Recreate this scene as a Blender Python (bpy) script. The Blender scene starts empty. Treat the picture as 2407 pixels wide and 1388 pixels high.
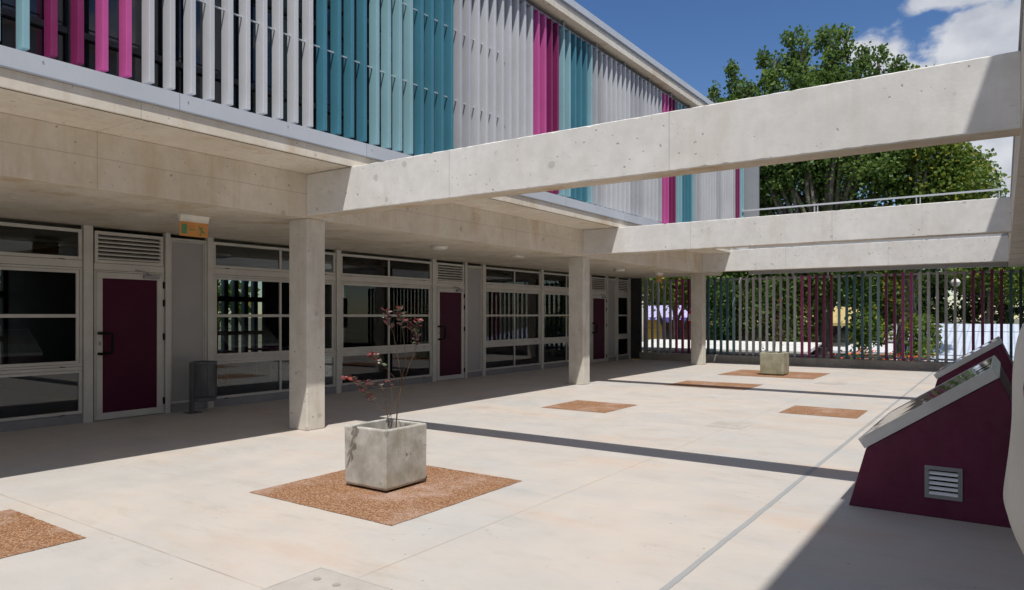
import bpy, bmesh, math, random
import numpy as np
from mathutils import Vector, Matrix, noise
rnd = random.Random(7)
R = math.radians
scene = bpy.context.scene
col = scene.collection

# ---------------------------------------------------------------- camera
cd = bpy.data.cameras.new('camera'); cam = bpy.data.objects.new('camera', cd); col.objects.link(cam)
cam.location = (0, 0, 1.5); cam.rotation_euler = (R(90), 0, R(34.85))
cd.sensor_width = 36; cd.sensor_fit = 'HORIZONTAL'; cd.lens = 36 * 1659 / 2407
cd.shift_y = (741 - 694) / 2407; cd.clip_start = 0.05; cd.clip_end = 2000
scene.camera = cam
scene.view_settings.view_transform = 'Standard'; scene.view_settings.look = 'None'
scene.view_settings.exposure = 0.5; scene.view_settings.gamma = 1.0
scene.view_settings.use_curve_mapping = False

# ---------------------------------------------------------------- sun + sky
SX, SY = 0.305, 0.36                       # horizontal run of the sunlight per metre of fall (to -x, to +y)
sun_dir = Vector((SX, -SY, 1.0)).normalized()          # towards the sun
sd = bpy.data.lights.new('sun', 'SUN'); sun = bpy.data.objects.new('sun', sd); col.objects.link(sun)
sd.energy = 3.1; sd.angle = R(0.5); sd.color = (1.0, 0.958, 0.895)
sun.rotation_euler = (-sun_dir).to_track_quat('-Z', 'Y').to_euler(); sun.location = (4, -5, 14)
world = bpy.data.worlds.new('World'); scene.world = world; world.use_nodes = True
wn = world.node_tree; wn.nodes.clear()
def N(nt, t, **kw):
    n = nt.nodes.new(t)
    for k, v in kw.items(): setattr(n, k, v)
    return n
wout = N(wn, 'ShaderNodeOutputWorld'); wbg = N(wn, 'ShaderNodeBackground')
sky = N(wn, 'ShaderNodeTexSky'); sky.sky_type = 'NISHITA'; sky.sun_disc = False
sky.sun_elevation = math.asin(sun_dir.z); sky.sun_rotation = math.atan2(sun_dir.x, sun_dir.y)
sky.air_density = 1.0; sky.dust_density = 0.15; sky.ozone_density = 2.2; sky.altitude = 300
wbg.inputs[1].default_value = 0.092
wtc = N(wn, 'ShaderNodeTexCoord')
wmap = N(wn, 'ShaderNodeMapping'); wmap.inputs['Scale'].default_value = (1, 1, 1.5); wmap.inputs['Location'].default_value = (0.32, 0.1, 0.25)
wno = N(wn, 'ShaderNodeTexNoise'); wno.inputs['Scale'].default_value = 9.0; wno.inputs['Detail'].default_value = 9; wno.inputs['Roughness'].default_value = 0.55
wn.links.new(wtc.outputs['Generated'], wmap.inputs[0]); wn.links.new(wmap.outputs[0], wno.inputs['Vector'])
def wmath(op, a=None, b=None, c=None):
    m = N(wn, 'ShaderNodeMath', operation=op)
    for i, v in enumerate((a, b, c)):
        if v is None: continue
        if isinstance(v, (int, float)): m.inputs[i].default_value = v
        else: wn.links.new(v, m.inputs[i])
    return m.outputs[0]
def wdot(v):
    m = N(wn, 'ShaderNodeVectorMath', operation='DOT_PRODUCT'); m.inputs[1].default_value = v
    wn.links.new(wtc.outputs['Generated'], m.inputs[0]); return m.outputs['Value']
wsep = N(wn, 'ShaderNodeSeparateXYZ'); wn.links.new(wtc.outputs['Generated'], wsep.inputs[0])
yc_ = wmath('MAXIMUM', wsep.outputs[1], 0.05); cu = wmath('DIVIDE', wsep.outputs[0], yc_); cv = wmath('DIVIDE', wsep.outputs[2], yc_)
bank = -2.0
bank = wmath('ADD', wmath('MULTIPLY', wmath('GREATER_THAN', cv, .62), 2.1), -2.0)  # cloud cover added overhead, above the frame, for a brighter neutral fill
for (bu, bv, ru, rv) in ((-.135, .320, .050, .052), (-.075, .275, .085, .050), (-.02, .315, .075, .055), (.05, .33, .09, .07), (-.045, .385, .060, .022), (.03, .19, .10, .10), (-.40, .05, .25, .03), (-.16, .235, .06, .03), (.5, .3, .3, .12), (-1.3, .4, .5, .12)):
    du = wmath('DIVIDE', wmath('SUBTRACT', cu, bu), ru); dv = wmath('DIVIDE', wmath('SUBTRACT', cv, bv), rv)
    e_ = wmath('SUBTRACT', 1.0, wmath('SQRT', wmath('ADD', wmath('MULTIPLY', du, du), wmath('MULTIPLY', dv, dv))))
    bank = wmath('MAXIMUM', bank, wmath('ADD', e_, .08))
bank = wmath('MAXIMUM', bank, wmath('SUBTRACT', wmath('MULTIPLY', wmath('LESS_THAN', wsep.outputs[1], 0.0), 2.25), 2.0))  # unseen clouds behind the camera, added to brighten the fill light
dens = wmath('ADD', wmath('MULTIPLY', wmath('SUBTRACT', wno.outputs[0], .5), 3.4), bank)
mr = N(wn, 'ShaderNodeMapRange', interpolation_type='SMOOTHSTEP'); mr.inputs[1].default_value = -.02; mr.inputs[2].default_value = 0.42
wn.links.new(dens, mr.inputs[0])
wno2 = N(wn, 'ShaderNodeTexNoise'); wno2.inputs['Scale'].default_value = 11; wno2.inputs['Detail'].default_value = 6
wn.links.new(wmap.outputs[0], wno2.inputs['Vector'])
cr = N(wn, 'ShaderNodeValToRGB'); cr.color_ramp.elements[0].position = 0.38; cr.color_ramp.elements[0].color = (3.3, 3.55, 4.1, 1)
cr.color_ramp.elements[1].position = 0.62; cr.color_ramp.elements[1].color = (5.4, 5.5, 5.8, 1)
wn.links.new(wno2.outputs[0], cr.inputs[0])
wmix = N(wn, 'ShaderNodeMix', data_type='RGBA')
hs = N(wn, 'ShaderNodeHueSaturation'); hs.inputs['Saturation'].default_value = 1.22; hs.inputs['Value'].default_value = .80; hs.inputs['Hue'].default_value = .508; wn.links.new(sky.outputs[0], hs.inputs['Color'])
wn.links.new(wmath('MULTIPLY', mr.outputs[0], 0.95), wmix.inputs[0]); wn.links.new(hs.outputs[0], wmix.inputs[6]); wn.links.new(cr.outputs[0], wmix.inputs[7])
wn.links.new(wmix.outputs[2], wbg.inputs[0]); wn.links.new(wbg.outputs[0], wout.inputs[0])

# ---------------------------------------------------------------- materials
class MT:
    """small node-graph helper"""
    def __init__(s, name):
        s.m = bpy.data.materials.new(name); s.m.use_nodes = True; s.t = s.m.node_tree; s.t.nodes.clear()
        s.out = N(s.t, 'ShaderNodeOutputMaterial'); s.b = N(s.t, 'ShaderNodeBsdfPrincipled')
        s.t.links.new(s.b.outputs[0], s.out.inputs[0])
        s.geo = N(s.t, 'ShaderNodeNewGeometry'); s.P = s.geo.outputs['Position']
    def L(s, a, b): s.t.links.new(a, b)
    def put(s, inp, v):
        if v is None: return
        if hasattr(v, 'links'): s.L(v, inp)
        elif isinstance(v, (int, float)) or len(v) == 3 and inp.type != 'RGBA': inp.default_value = v
        else: inp.default_value = (*v[:3], 1)
    def noise(s, sc, det=4, rough=0.5, vec=None, scale=None):
        v = vec or s.P
        if scale:
            mp = N(s.t, 'ShaderNodeMapping'); mp.inputs['Scale'].default_value = scale; s.L(v, mp.inputs[0]); v = mp.outputs[0]
        n = N(s.t, 'ShaderNodeTexNoise'); n.inputs['Scale'].default_value = sc; n.inputs['Detail'].default_value = det
        n.inputs['Roughness'].default_value = rough; s.L(v, n.inputs['Vector']); return n.outputs[0]
    def voro(s, sc, feature='F1', vec=None, out='Distance'):
        n = N(s.t, 'ShaderNodeTexVoronoi', feature=feature); n.inputs['Scale'].default_value = sc; s.L(vec or s.P, n.inputs['Vector'])
        return n.outputs[out]
    def mp(s, v, a, b, c=0.0, d=1.0, smooth=True):
        n = N(s.t, 'ShaderNodeMapRange'); n.interpolation_type = 'SMOOTHSTEP' if smooth else 'LINEAR'
        s.L(v, n.inputs[0])
        for i, x in enumerate((a, b, c, d)): n.inputs[i + 1].default_value = x
        return n.outputs[0]
    def math(s, op, a, b=0.0, c=None):
        n = N(s.t, 'ShaderNodeMath', operation=op); s.put(n.inputs[0], a); s.put(n.inputs[1], b)
        if c is not None: s.put(n.inputs[2], c)
        return n.outputs[0]
    def mix(s, f, a, b, mode='MIX'):
        n = N(s.t, 'ShaderNodeMix', data_type='RGBA', blend_type=mode); s.put(n.inputs[0], f); s.put(n.inputs[6], a); s.put(n.inputs[7], b)
        return n.outputs[2]
    def xyz(s):
        n = N(s.t, 'ShaderNodeSeparateXYZ'); s.L(s.P, n.inputs[0]); return n.outputs
    def bump(s, h, st=0.3, dist=0.01):
        n = N(s.t, 'ShaderNodeBump'); n.inputs['Strength'].default_value = st; n.inputs['Distance'].default_value = dist
        s.L(h, n.inputs['Height']); s.L(n.outputs[0], s.b.inputs['Normal'])
    def fin(s, colr=None, rough=0.6, metal=0.0, spec=0.5):
        s.put(s.b.inputs['Base Color'], colr); s.put(s.b.inputs['Roughness'], rough)
        s.b.inputs['Metallic'].default_value = metal; s.b.inputs['Specular IOR Level'].default_value = spec
        return s.m
    def line(s, coord, pos, w):
        return s.math('COMPARE', coord, pos, w)

def plain(name, c, rough=0.5, metal=0.0, spec=0.5, var=0.12, sc=3.0):
    """painted / coated surface with faint unevenness in tone and gloss"""
    t = MT(name); n = t.noise(sc, 5, 0.6)
    f = t.mp(n, 0.3, 0.7)
    c2 = tuple(x * (1 - var) for x in c); c1 = tuple(min(1, x * (1 + var * .6)) for x in c)
    n2 = t.noise(sc * 9, 3)
    return t.fin(t.mix(f, c2, c1), t.mp(n2, 0.2, 0.8, rough * .8, min(1, rough * 1.2)), metal, spec)

def concrete(name, a, b, stain, stain_amt=0.5, board=None, joints=None, bumpst=0.35):
    t = MT(name)
    big = t.mp(t.noise(4.5 if 'planter' in name else 1.1, 6, 0.62), 0.32, 0.68)
    c = t.mix(big, a, b)
    mid = t.mp(t.noise(6, 6, 0.7), 0.35, 0.7)
    c = t.mix(t.math('MULTIPLY', mid, 0.30), c, tuple(x * 0.72 for x in a))
    vs = t.mp(t.noise(1.0, 5, 0.7, scale=(9, 9, .5)), .52, .72)
    c = t.mix(t.math('MULTIPLY', vs, stain_amt * .45), c, stain)
    st = t.mp(t.noise(1.0, 5, 0.65, scale=(1.6, 1.6, 0.45)), 0.5, 0.75)
    c = t.mix(t.math('MULTIPLY', st, stain_amt), c, stain)
    # air holes of two sizes, patched tie holes, scratches
    wv = N(t.t, 'ShaderNodeVectorMath', operation='MULTIPLY_ADD'); nn_ = N(t.t, 'ShaderNodeTexNoise'); nn_.inputs['Scale'].default_value = 14; t.L(t.P, nn_.inputs['Vector'])
    t.L(nn_.outputs['Color'], wv.inputs[0]); wv.inputs[1].default_value = (.05, .05, .05); t.L(t.P, wv.inputs[2]); wp = wv.outputs[0]
    pit = t.mp(t.voro(11, vec=wp), 0.075, 0.12, 1, 0); gate = t.mp(t.noise(3.1, 2), 0.40, 0.50)
    pit = t.math('MULTIPLY', pit, gate)
    pit2 = t.math('MULTIPLY', t.mp(t.voro(5.3, vec=wp), 0.06, 0.09, 1, 0), t.mp(t.noise(1.9, 2), 0.42, 0.48))
    pit = t.math('MAXIMUM', pit, pit2)
    c = t.mix(t.math('MULTIPLY', pit, 0.68), c, tuple(x * 0.38 for x in a))
    blot = t.math('MULTIPLY', t.mp(t.voro(2.6, vec=wp), 0.075, 0.115, 1, 0), t.mp(t.noise(1.3, 2), .42, .46))
    c = t.mix(t.math('MULTIPLY', blot, 0.5), c, tuple(x * 0.52 for x in a))
    scr = t.math('MULTIPLY', t.mp(t.noise(7, 5, .7, scale=(.8, .8, 5)), .60, .70), t.mp(t.noise(1.5, 2), .5, .62))
    c = t.mix(t.math('MULTIPLY', scr, .5), c, tuple(x * 0.6 for x in a))
    h = t.math('SUBTRACT', t.math('MULTIPLY', t.noise(40, 4, 0.6), 0.4), pit)
    xyz = t.xyz()
    if joints:
        ax, every, off = joints
        f = t.math('FRACT', t.math('DIVIDE', t.math('ADD', xyz[ax], off), every))
        ln = t.math('COMPARE', f, 0.5, 0.0045 / every)
        c = t.mix(t.math('MULTIPLY', ln, 0.45), c, tuple(x * 0.4 for x in a))
    if board:                                    # formwork board line at a height
        wob = t.math('ADD', xyz[2], t.math('MULTIPLY', t.noise(1.5, 2), 0.03))
        ln = t.math('COMPARE', wob, board + 0.015, 0.004)
        c = t.mix(t.math('MULTIPLY', ln, 0.45), c, tuple(x * 0.4 for x in a))
    t.bump(h, bumpst, 0.006)
    return t.fin(c, 0.85, 0, 0.25)

M = {}
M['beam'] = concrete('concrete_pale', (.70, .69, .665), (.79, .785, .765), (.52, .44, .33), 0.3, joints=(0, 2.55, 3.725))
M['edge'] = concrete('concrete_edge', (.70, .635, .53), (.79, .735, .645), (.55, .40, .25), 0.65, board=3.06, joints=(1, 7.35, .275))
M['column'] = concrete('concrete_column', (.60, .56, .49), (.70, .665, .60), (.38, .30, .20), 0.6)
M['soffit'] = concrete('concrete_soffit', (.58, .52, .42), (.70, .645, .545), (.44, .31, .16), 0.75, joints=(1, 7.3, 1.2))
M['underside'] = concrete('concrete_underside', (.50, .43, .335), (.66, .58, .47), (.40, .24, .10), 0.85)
M['planter'] = concrete('concrete_planter', (.34, .325, .285), (.56, .545, .50), (.27, .22, .13), 0.9)
M['planter_moss'] = concrete('concrete_planter_mossy', (.25, .24, .16), (.38, .37, .28), (.55, .54, .46), 0.5)
M['kerb'] = concrete('concrete_kerb', (.30, .28, .25), (.42, .39, .35), (.2, .17, .13), 0.6)
M['wall'] = concrete('wall_render', (.42, .40, .37), (.52, .50, .46), (.3, .25, .2), 0.4)

# courtyard floor
t = MT('polished_concrete_floor'); x, y, z = t.xyz()
c = t.mix(t.mp(t.noise(0.55, 5, 0.6), 0.35, 0.65), (.475, .462, .44), (.535, .482, .43))
c = t.mix(t.math('MULTIPLY', t.mp(t.noise(0.9, 6, 0.65, scale=(0.5, 1.4, 1)), 0.5, 0.72), .7), c, (.53, .415, .335))
c = t.mix(t.math('MULTIPLY', t.mp(t.noise(1.3, 6, 0.7, scale=(0.4, 1.5, 1)), 0.52, 0.75), .6), c, (.415, .43, .43))
c = t.mix(t.math('MULTIPLY', t.mp(t.noise(3.5, 7, 0.75, scale=(0.35, 1.3, 1)), 0.52, 0.74), .42), c, (.36, .32, .27))
spk = t.math('MULTIPLY', t.mp(t.voro(7.5), 0.05, 0.08, 1, 0), t.mp(t.noise(1.7, 2), 0.46, 0.56))
c = t.mix(t.math('MULTIPLY', spk, .6), c, (.2, .16, .12))
c = t.mix(t.math('MULTIPLY', t.mp(t.noise(14, 6, .75, scale=(.6, 1.4, 1)), .45, .75), .16), c, (.34, .29, .24))
c = t.mix(t.math('MULTIPLY', t.mp(t.noise(.7, 4, .6), .52, .7), .5), c, (.56, .50, .45))
wob = t.math('MULTIPLY', t.math('SUBTRACT', t.noise(0.8, 3), .5), .02)
xw = t.math('ADD', x, wob); yw = t.math('ADD', y, wob)
crack = t.math('MULTIPLY', t.mp(t.noise(1.0, 7, .8, scale=(1.2, 7, 1)), .66, .72), t.mp(t.noise(.9, 2), .48, .58))
thin = t.math('ADD', t.line(xw, -3.02, .005), t.math('MULTIPLY', t.line(yw, 2.4, .006), t.math('LESS_THAN', x, -3.02)))
thin = t.math('ADD', thin, t.line(yw, 9.6, .004)); thin = t.math('ADD', thin, t.line(yw, 16.9, .004))
thin = t.math('ADD', thin, t.line(xw, -7.56, .003))
thin = t.math('MULTIPLY', thin, t.mp(t.noise(2.2, 3), 0.3, 0.6, 0.35, 1.0))
c = t.mix(t.math('MULTIPLY', t.math('MINIMUM', thin, 1), .62), c, (.30, .22, .16))
c = t.mix(t.math('MULTIPLY', crack, .32), c, (.25, .2, .16))
jedge = t.math('ADD', xw, t.math('MULTIPLY', t.noise(7, 3), .012))
c = t.mix(t.math('MULTIPLY', t.line(jedge, -1.515, .020), .85), c, (.30, .32, .33))
c = t.mix(t.math('MULTIPLY', t.line(jedge, -1.494, .003), .7), c, (.16, .16, .16))
t.bump(t.noise(9, 5, .6), 0.06, 0.01)
M['floor'] = t.fin(c, t.mp(t.noise(2.5, 4), .3, .7, .5, .75), 0, .3)

# exposed pebble paving
t = MT('pebble_paving_mat')
v = N(t.t, 'ShaderNodeTexVoronoi', feature='F1'); v.inputs['Scale'].default_value = 100; t.L(t.P, v.inputs['Vector'])
sep = N(t.t, 'ShaderNodeSeparateColor'); t.L(v.outputs['Color'], sep.inputs[0])
ramp = N(t.t, 'ShaderNodeValToRGB'); e = ramp.color_ramp.elements
e[0].position = 0; e[0].color = (.15, .062, .03, 1); e[1].position = 1; e[1].color = (.56, .40, .25, 1)
e.new(.45).color = (.33, .16, .078, 1); e.new(.8).color = (.43, .25, .14, 1)
t.L(sep.outputs[0], ramp.inputs[0])
gap = t.mp(v.outputs['Distance'], 0.40, 0.62)
c = t.mix(t.math('MULTIPLY', gap, .55), ramp.outputs[0], (.16, .085, .05))
c = t.mix(t.math('MULTIPLY', t.mp(t.noise(1.6, 5, .7), .48, .72), .55), c, (.50, .37, .32))
t.bump(t.mp(v.outputs['Distance'], 0, .6, 1, 0), 0.7, 0.004)
M['pebble'] = t.fin(c, .75, 0, .3)

M['alu'] = plain('aluminium_frame', (.60, .59, .55), .42, .0, .5, .08)
M['alu_d'] = plain('aluminium_skirting', (.27, .27, .28), .5, .0, .5, .08)
M['panel'] = plain('grey_wall_panel', (.38, .375, .37), .4, 0, .5, .06, 1.2)
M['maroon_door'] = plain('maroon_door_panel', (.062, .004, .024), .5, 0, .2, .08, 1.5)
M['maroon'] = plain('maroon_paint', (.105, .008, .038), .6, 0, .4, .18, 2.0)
M['black'] = plain('black_plastic', (.006, .006, .007), .65, 0, .2)
M['fascia'] = plain('pale_blue_grey_metal', (.53, .565, .62), .5, 0, .45, .05, 1.0)
M['fascia_d'] = plain('grey_flashing', (.30, .32, .35), .5, 0, .4, .05)
M['steel'] = plain('galvanised_steel', (.34, .35, .37), .5, .2, .5, .1)
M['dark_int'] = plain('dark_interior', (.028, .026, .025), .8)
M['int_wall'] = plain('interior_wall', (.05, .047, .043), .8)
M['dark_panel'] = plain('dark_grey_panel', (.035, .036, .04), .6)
M['white'] = plain('white_plastic', (.78, .76, .70), .4)
M['trim'] = plain('brushed_metal_trim', (.52, .52, .52), .35, .25, .6, .1)
M['vent'] = plain('vent_grey', (.30, .305, .31), .45)
M['vent_s'] = plain('vent_slat_light', (.88, .90, .94), .4)
M['bin'] = plain('dark_grey_bin', (.105, .108, .12), .5)
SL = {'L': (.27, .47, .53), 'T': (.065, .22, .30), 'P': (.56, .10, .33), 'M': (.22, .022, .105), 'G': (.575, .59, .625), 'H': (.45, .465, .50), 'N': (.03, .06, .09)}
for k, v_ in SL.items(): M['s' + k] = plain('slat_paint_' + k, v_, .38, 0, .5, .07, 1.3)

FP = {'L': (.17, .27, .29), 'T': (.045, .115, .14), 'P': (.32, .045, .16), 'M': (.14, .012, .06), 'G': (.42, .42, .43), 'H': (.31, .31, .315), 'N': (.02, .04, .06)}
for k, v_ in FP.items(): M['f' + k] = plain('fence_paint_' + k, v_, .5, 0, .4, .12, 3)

def glass_mat(name, tint, refl_ior=1.5, rough=0.0, boost=1.0):
    t = MT(name); tr = N(t.t, 'ShaderNodeBsdfTransparent'); tr.inputs[0].default_value = (*tint, 1)
    gl = N(t.t, 'ShaderNodeBsdfGlossy'); gl.inputs['Roughness'].default_value = rough; gl.inputs[0].default_value = (.95, .97, 1, 1)
    fr = N(t.t, 'ShaderNodeFresnel'); fr.inputs[0].default_value = refl_ior
    mx = N(t.t, 'ShaderNodeMixShader'); t.L(t.math('MINIMUM', t.math('MULTIPLY', fr.outputs[0], boost), 1), mx.inputs[0])
    t.L(tr.outputs[0], mx.inputs[1]); t.L(gl.outputs[0], mx.inputs[2]); t.L(mx.outputs[0], t.out.inputs[0]); return t.m
M['glass'] = glass_mat('window_glass', (.66, .70, .70), 1.5, 0.0, 1.05)
t = MT('roof_light_glass'); nb = t.noise(3.0, 2); t.bump(nb, .08, .02)
M['skyglass'] = t.fin((.05, .055, .06), .03, 0, 1.0); t.b.inputs['IOR'].default_value = 3.0
t = MT('opal_glass'); M['opal'] = t.fin((.74, .72, .66), .35)

# ---------------------------------------------------------------- mesh helpers
class MB:
    def __init__(s): s.v = []; s.f = []; s.mi = []; s.cur = 0
    def box(s, x0, x1, y0, y1, z0, z1):
        b = len(s.v)
        s.v += [(x0, y0, z0), (x1, y0, z0), (x1, y1, z0), (x0, y1, z0), (x0, y0, z1), (x1, y0, z1), (x1, y1, z1), (x0, y1, z1)]
        s.add([(b, b + 3, b + 2, b + 1), (b + 4, b + 5, b + 6, b + 7), (b, b + 1, b + 5, b + 4), (b + 1, b + 2, b + 6, b + 5), (b + 2, b + 3, b + 7, b + 6), (b + 3, b, b + 4, b + 7)])
        return s
    def add(s, fs): s.f += fs; s.mi += [s.cur] * len(fs)
    def prism(s, pts, y0, y1, ax=1):
        """extrude a closed polygon (a, z) along axis ax"""
        b = len(s.v); n = len(pts)
        for yy in (y0, y1):
            for (a, zz) in pts: s.v.append((a, yy, zz) if ax == 1 else (yy, a, zz))
        s.add([tuple(b + i for i in range(n)), tuple(b + n + i for i in reversed(range(n)))])
        s.add([(b + i, b + n + i, b + n + (i + 1) % n, b + (i + 1) % n) for i in range(n)])
        return s
    def tube(s, pts, rads, n=8, caps=True):
        pts = [Vector(p) for p in pts]
        if isinstance(rads, (int, float)): rads = [rads] * len(pts)
        rings = []; prev = None
        for i, p in enumerate(pts):
            d = (pts[min(i + 1, len(pts) - 1)] - pts[max(i - 1, 0)]).normalized()
            if prev is None:
                a = d.cross(Vector((0, 0, 1)))
                if a.length < .1: a = d.cross(Vector((1, 0, 0)))
            else: a = prev - d * prev.dot(d)
            a.normalize(); prev = a; b2 = d.cross(a); r0 = len(s.v)
            for k in range(n):
                an = 2 * math.pi * k / n; q = p + (a * math.cos(an) + b2 * math.sin(an)) * rads[i]; s.v.append(tuple(q))
            rings.append(r0)
        for r0, r1 in zip(rings, rings[1:]): s.add([(r0 + k, r0 + (k + 1) % n, r1 + (k + 1) % n, r1 + k) for k in range(n)])
        if caps:
            s.add([tuple(rings[0] + k for k in reversed(range(n))), tuple(rings[-1] + k for k in range(n))])
        return s
    def lathe(s, prof, c, n=24, ax='z'):
        rings = []
        for (r, h) in prof:
            r0 = len(s.v)
            for k in range(n):
                an = 2 * math.pi * k / n; s.v.append((c[0] + r * math.cos(an), c[1] + r * math.sin(an), c[2] + h))
            rings.append(r0)
        for r0, r1 in zip(rings, rings[1:]): s.add([(r0 + k, r0 + (k + 1) % n, r1 + (k + 1) % n, r1 + k) for k in range(n)])
        s.add([tuple(rings[0] + k for k in reversed(range(n))), tuple(rings[-1] + k for k in range(n))])
        return s
    def loft(s, rings, caps=True):
        """rings: list of equal-length point lists"""
        n = len(rings[0]); st = []
        for r in rings: st.append(len(s.v)); s.v += [tuple(p) for p in r]
        for a, b in zip(st, st[1:]): s.add([(a + k, a + (k + 1) % n, b + (k + 1) % n, b + k) for k in range(n)])
        if caps: s.add([tuple(st[0] + k for k in reversed(range(n))), tuple(st[-1] + k for k in range(n))])
        return s
    def obj(s, name, mats, parent=None, smooth=False, bevel=0, fixn=True):
        me = bpy.data.meshes.new(name); me.from_pydata(s.v, [], s.f)
        if not isinstance(mats, (list, tuple)): mats = [mats]
        for m in mats: me.materials.append(m)
        if len(mats) > 1: me.polygons.foreach_set('material_index', s.mi)
        if fixn:
            bm = bmesh.new(); bm.from_mesh(me); bmesh.ops.recalc_face_normals(bm, faces=bm.faces); bm.to_mesh(me); bm.free()
        if smooth:
            me.polygons.foreach_set('use_smooth', [True] * len(me.polygons))
        o = bpy.data.objects.new(name, me); col.objects.link(o)
        if parent: o.parent = parent; o.matrix_parent_inverse = parent_world(parent).inverted()
        if bevel:
            b = o.modifiers.new('bevel', 'BEVEL'); b.width = bevel; b.segments = 2; b.limit_method = 'ANGLE'; b.harden_normals = False
        return o
def parent_world(p):
    m = p.matrix_basis.copy()
    if p.parent: m = parent_world(p.parent) @ p.matrix_parent_inverse @ m
    return m
def thing(name, label, cat, loc=(0, 0, 0), group=None):
    o = bpy.data.objects.new(name, None); col.objects.link(o); o.location = loc; o.empty_display_size = .2
    o['label'] = label; o['category'] = cat
    if group: o['group'] = group
    return o
def tag(o, label=None, cat=None, group=None, kind=None):
    for k, v in (('label', label), ('category', cat), ('group', group), ('kind', kind)):
        if v: o[k] = v
    return o
def box1(name, mat, dims, parent=None, bevel=0): return MB().box(*dims).obj(name, mat, parent, bevel=bevel)

# ---------------------------------------------------------------- ground
mb = MB().box(-16.6, 9, -9, 22.04, -2.58, 0.0)
tag(mb.obj('courtyard_floor', M['floor']), kind='structure')
t = MT('street_ground_mat'); c = t.mix(t.mp(t.noise(.25, 6, .7), .4, .6), (.10, .11, .05), (.22, .19, .14))
M['street'] = t.fin(c, .95)
mb = MB(); mb.v = [(-900, -900, -2.6), (900, -900, -2.6), (900, 900, -2.6), (-900, 900, -2.6)]; mb.add([(0, 1, 2, 3)])
tag(mb.obj('ground', M['street']), kind='structure')
t = MT('asphalt'); M['asph'] = t.fin(t.mix(t.mp(t.noise(3, 5), .3, .7), (.05, .05, .05), (.075, .072, .07)), .9)
mb = MB().box(-60, 60, 22.9, 24.8, -2.62, -2.55); tag(mb.obj('road', M['asph']), kind='structure')

PATCH = [(-5.23, -3.565, 3.625, 5.285), (-6.28, -5.06, 1.04, 2.26), (-6.15, -5.0, 9.66, 10.85), (-2.83, -1.74, 11.22, 12.27),
         (-5.93, -4.24, 14.2, 15.55), (-5.9, -3.64, 17.5, 19.5)]
for p in PATCH:                                      # shallow sheets laid 4 mm proud of the slab, with slightly uneven edges
    mb = MB(); pts = []; x0, x1, y0, y1 = p
    def edge(a, b, n=26):
        for i in range(n):
            f = i / n; q = Vector(a).lerp(Vector(b), f); j = .004 if i else 0
            pts.append((q.x + rnd.uniform(-j, j), q.y + rnd.uniform(-j, j)))
    edge((x0, y0), (x1, y0)); edge((x1, y0), (x1, y1)); edge((x1, y1), (x0, y1)); edge((x0, y1), (x0, y0))
    n = len(pts); mb.v = [(a, b, .004) for a, b in pts]; mb.add([tuple(range(n))])
    tag(mb.obj('pebble_paving', M['pebble']), kind='structure')

# ---------------------------------------------------------------- school building (left wing)
B = thing('school_building', 'two-storey concrete school wing with coloured vertical louvres above a glazed ground floor', 'building', (-7.56, 6, 0))
Y0, Y1 = -8.0, 22.3
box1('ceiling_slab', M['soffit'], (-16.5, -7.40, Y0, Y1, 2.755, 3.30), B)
box1('edge_beam', M['edge'], (-7.40, -7.388, Y0, Y1, 2.755, 3.318), B)
box1('balcony_slab', M['edge'], (-16.5, -6.55, Y0, 22.5, 3.322, 3.47), B)
MB().box(-6.60, -6.585, Y0, 22.4, 3.319, 3.3215).obj('drip_groove', M['dark_int'], B)
f = box1('lower_fascia', M['fascia'], (-7.0, -6.535, Y0, 22.45, 3.474, 3.645), B)
mb = MB().box(-6.535, -6.527, Y0, 22.45, 3.474, 3.486); 
yy = -6.0
while yy < 22: mb.box(-6.5345, -6.532, yy, yy + .004, 3.487, 3.645); yy += 2.44
mb.obj('flashing_strip', M['fascia_d'], f)
for i_ in range(10):
    for dy_, zz in ((.03, 3.58), (1.2, 3.6)):
        mb = MB(); mb.tube([(-6.534, 1.38 + i_ * 2.44 + dy_, zz), (-6.530, 1.38 + i_ * 2.44 + dy_, zz)], .007, 8); mb.obj('fixing_screw', M['steel'], f)
for yc in (-8.63 + 7.3, 5.967, 13.267, 20.567):
    c_ = box1('column', M['column'], (-7.745, -7.384, yc, yc + .30, 0, 2.7545), B, bevel=.012)
# roof
rf = box1('roof', M['edge'], (-13, -6.49, Y0, 22.6, 6.93, 7.13), B)
box1('roof_fascia', M['fascia'], (-7.3, -6.46, Y0, 22.65, 7.135, 7.265), rf)
box1('roof_flashing', M['fascia_d'], (-6.489, -6.475, Y0, 22.62, 7.10, 7.134), rf)
# end fin wall
box1('end_wall', M['fascia_d'], (-7.5, -6.24, 22.32, 22.44, 3.65, 6.92), B)
# upper glazing behind louvres
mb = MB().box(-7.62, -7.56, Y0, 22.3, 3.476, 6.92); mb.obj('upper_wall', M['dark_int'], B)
mb = MB(); yy = Y0 + .2
while yy < 22: mb.box(-7.555, -7.49, yy, yy + .07, 3.48, 6.9); yy += 1.22
for zz in (3.48, 4.25, 5.35, 5.7, 6.5): mb.box(-7.55, -7.50, Y0, 22.2, zz, zz + .06)
wf = mb.obj('upper_window_frame', plain('dark_frame', (.06, .06, .065), .6), B)
mb = MB().box(-7.556, -7.552, Y0, 22.2, 3.5, 6.88); mb.obj('pane', plain('dark_glass', (.015, .017, .02), .04, 0, .8), wf)
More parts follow.
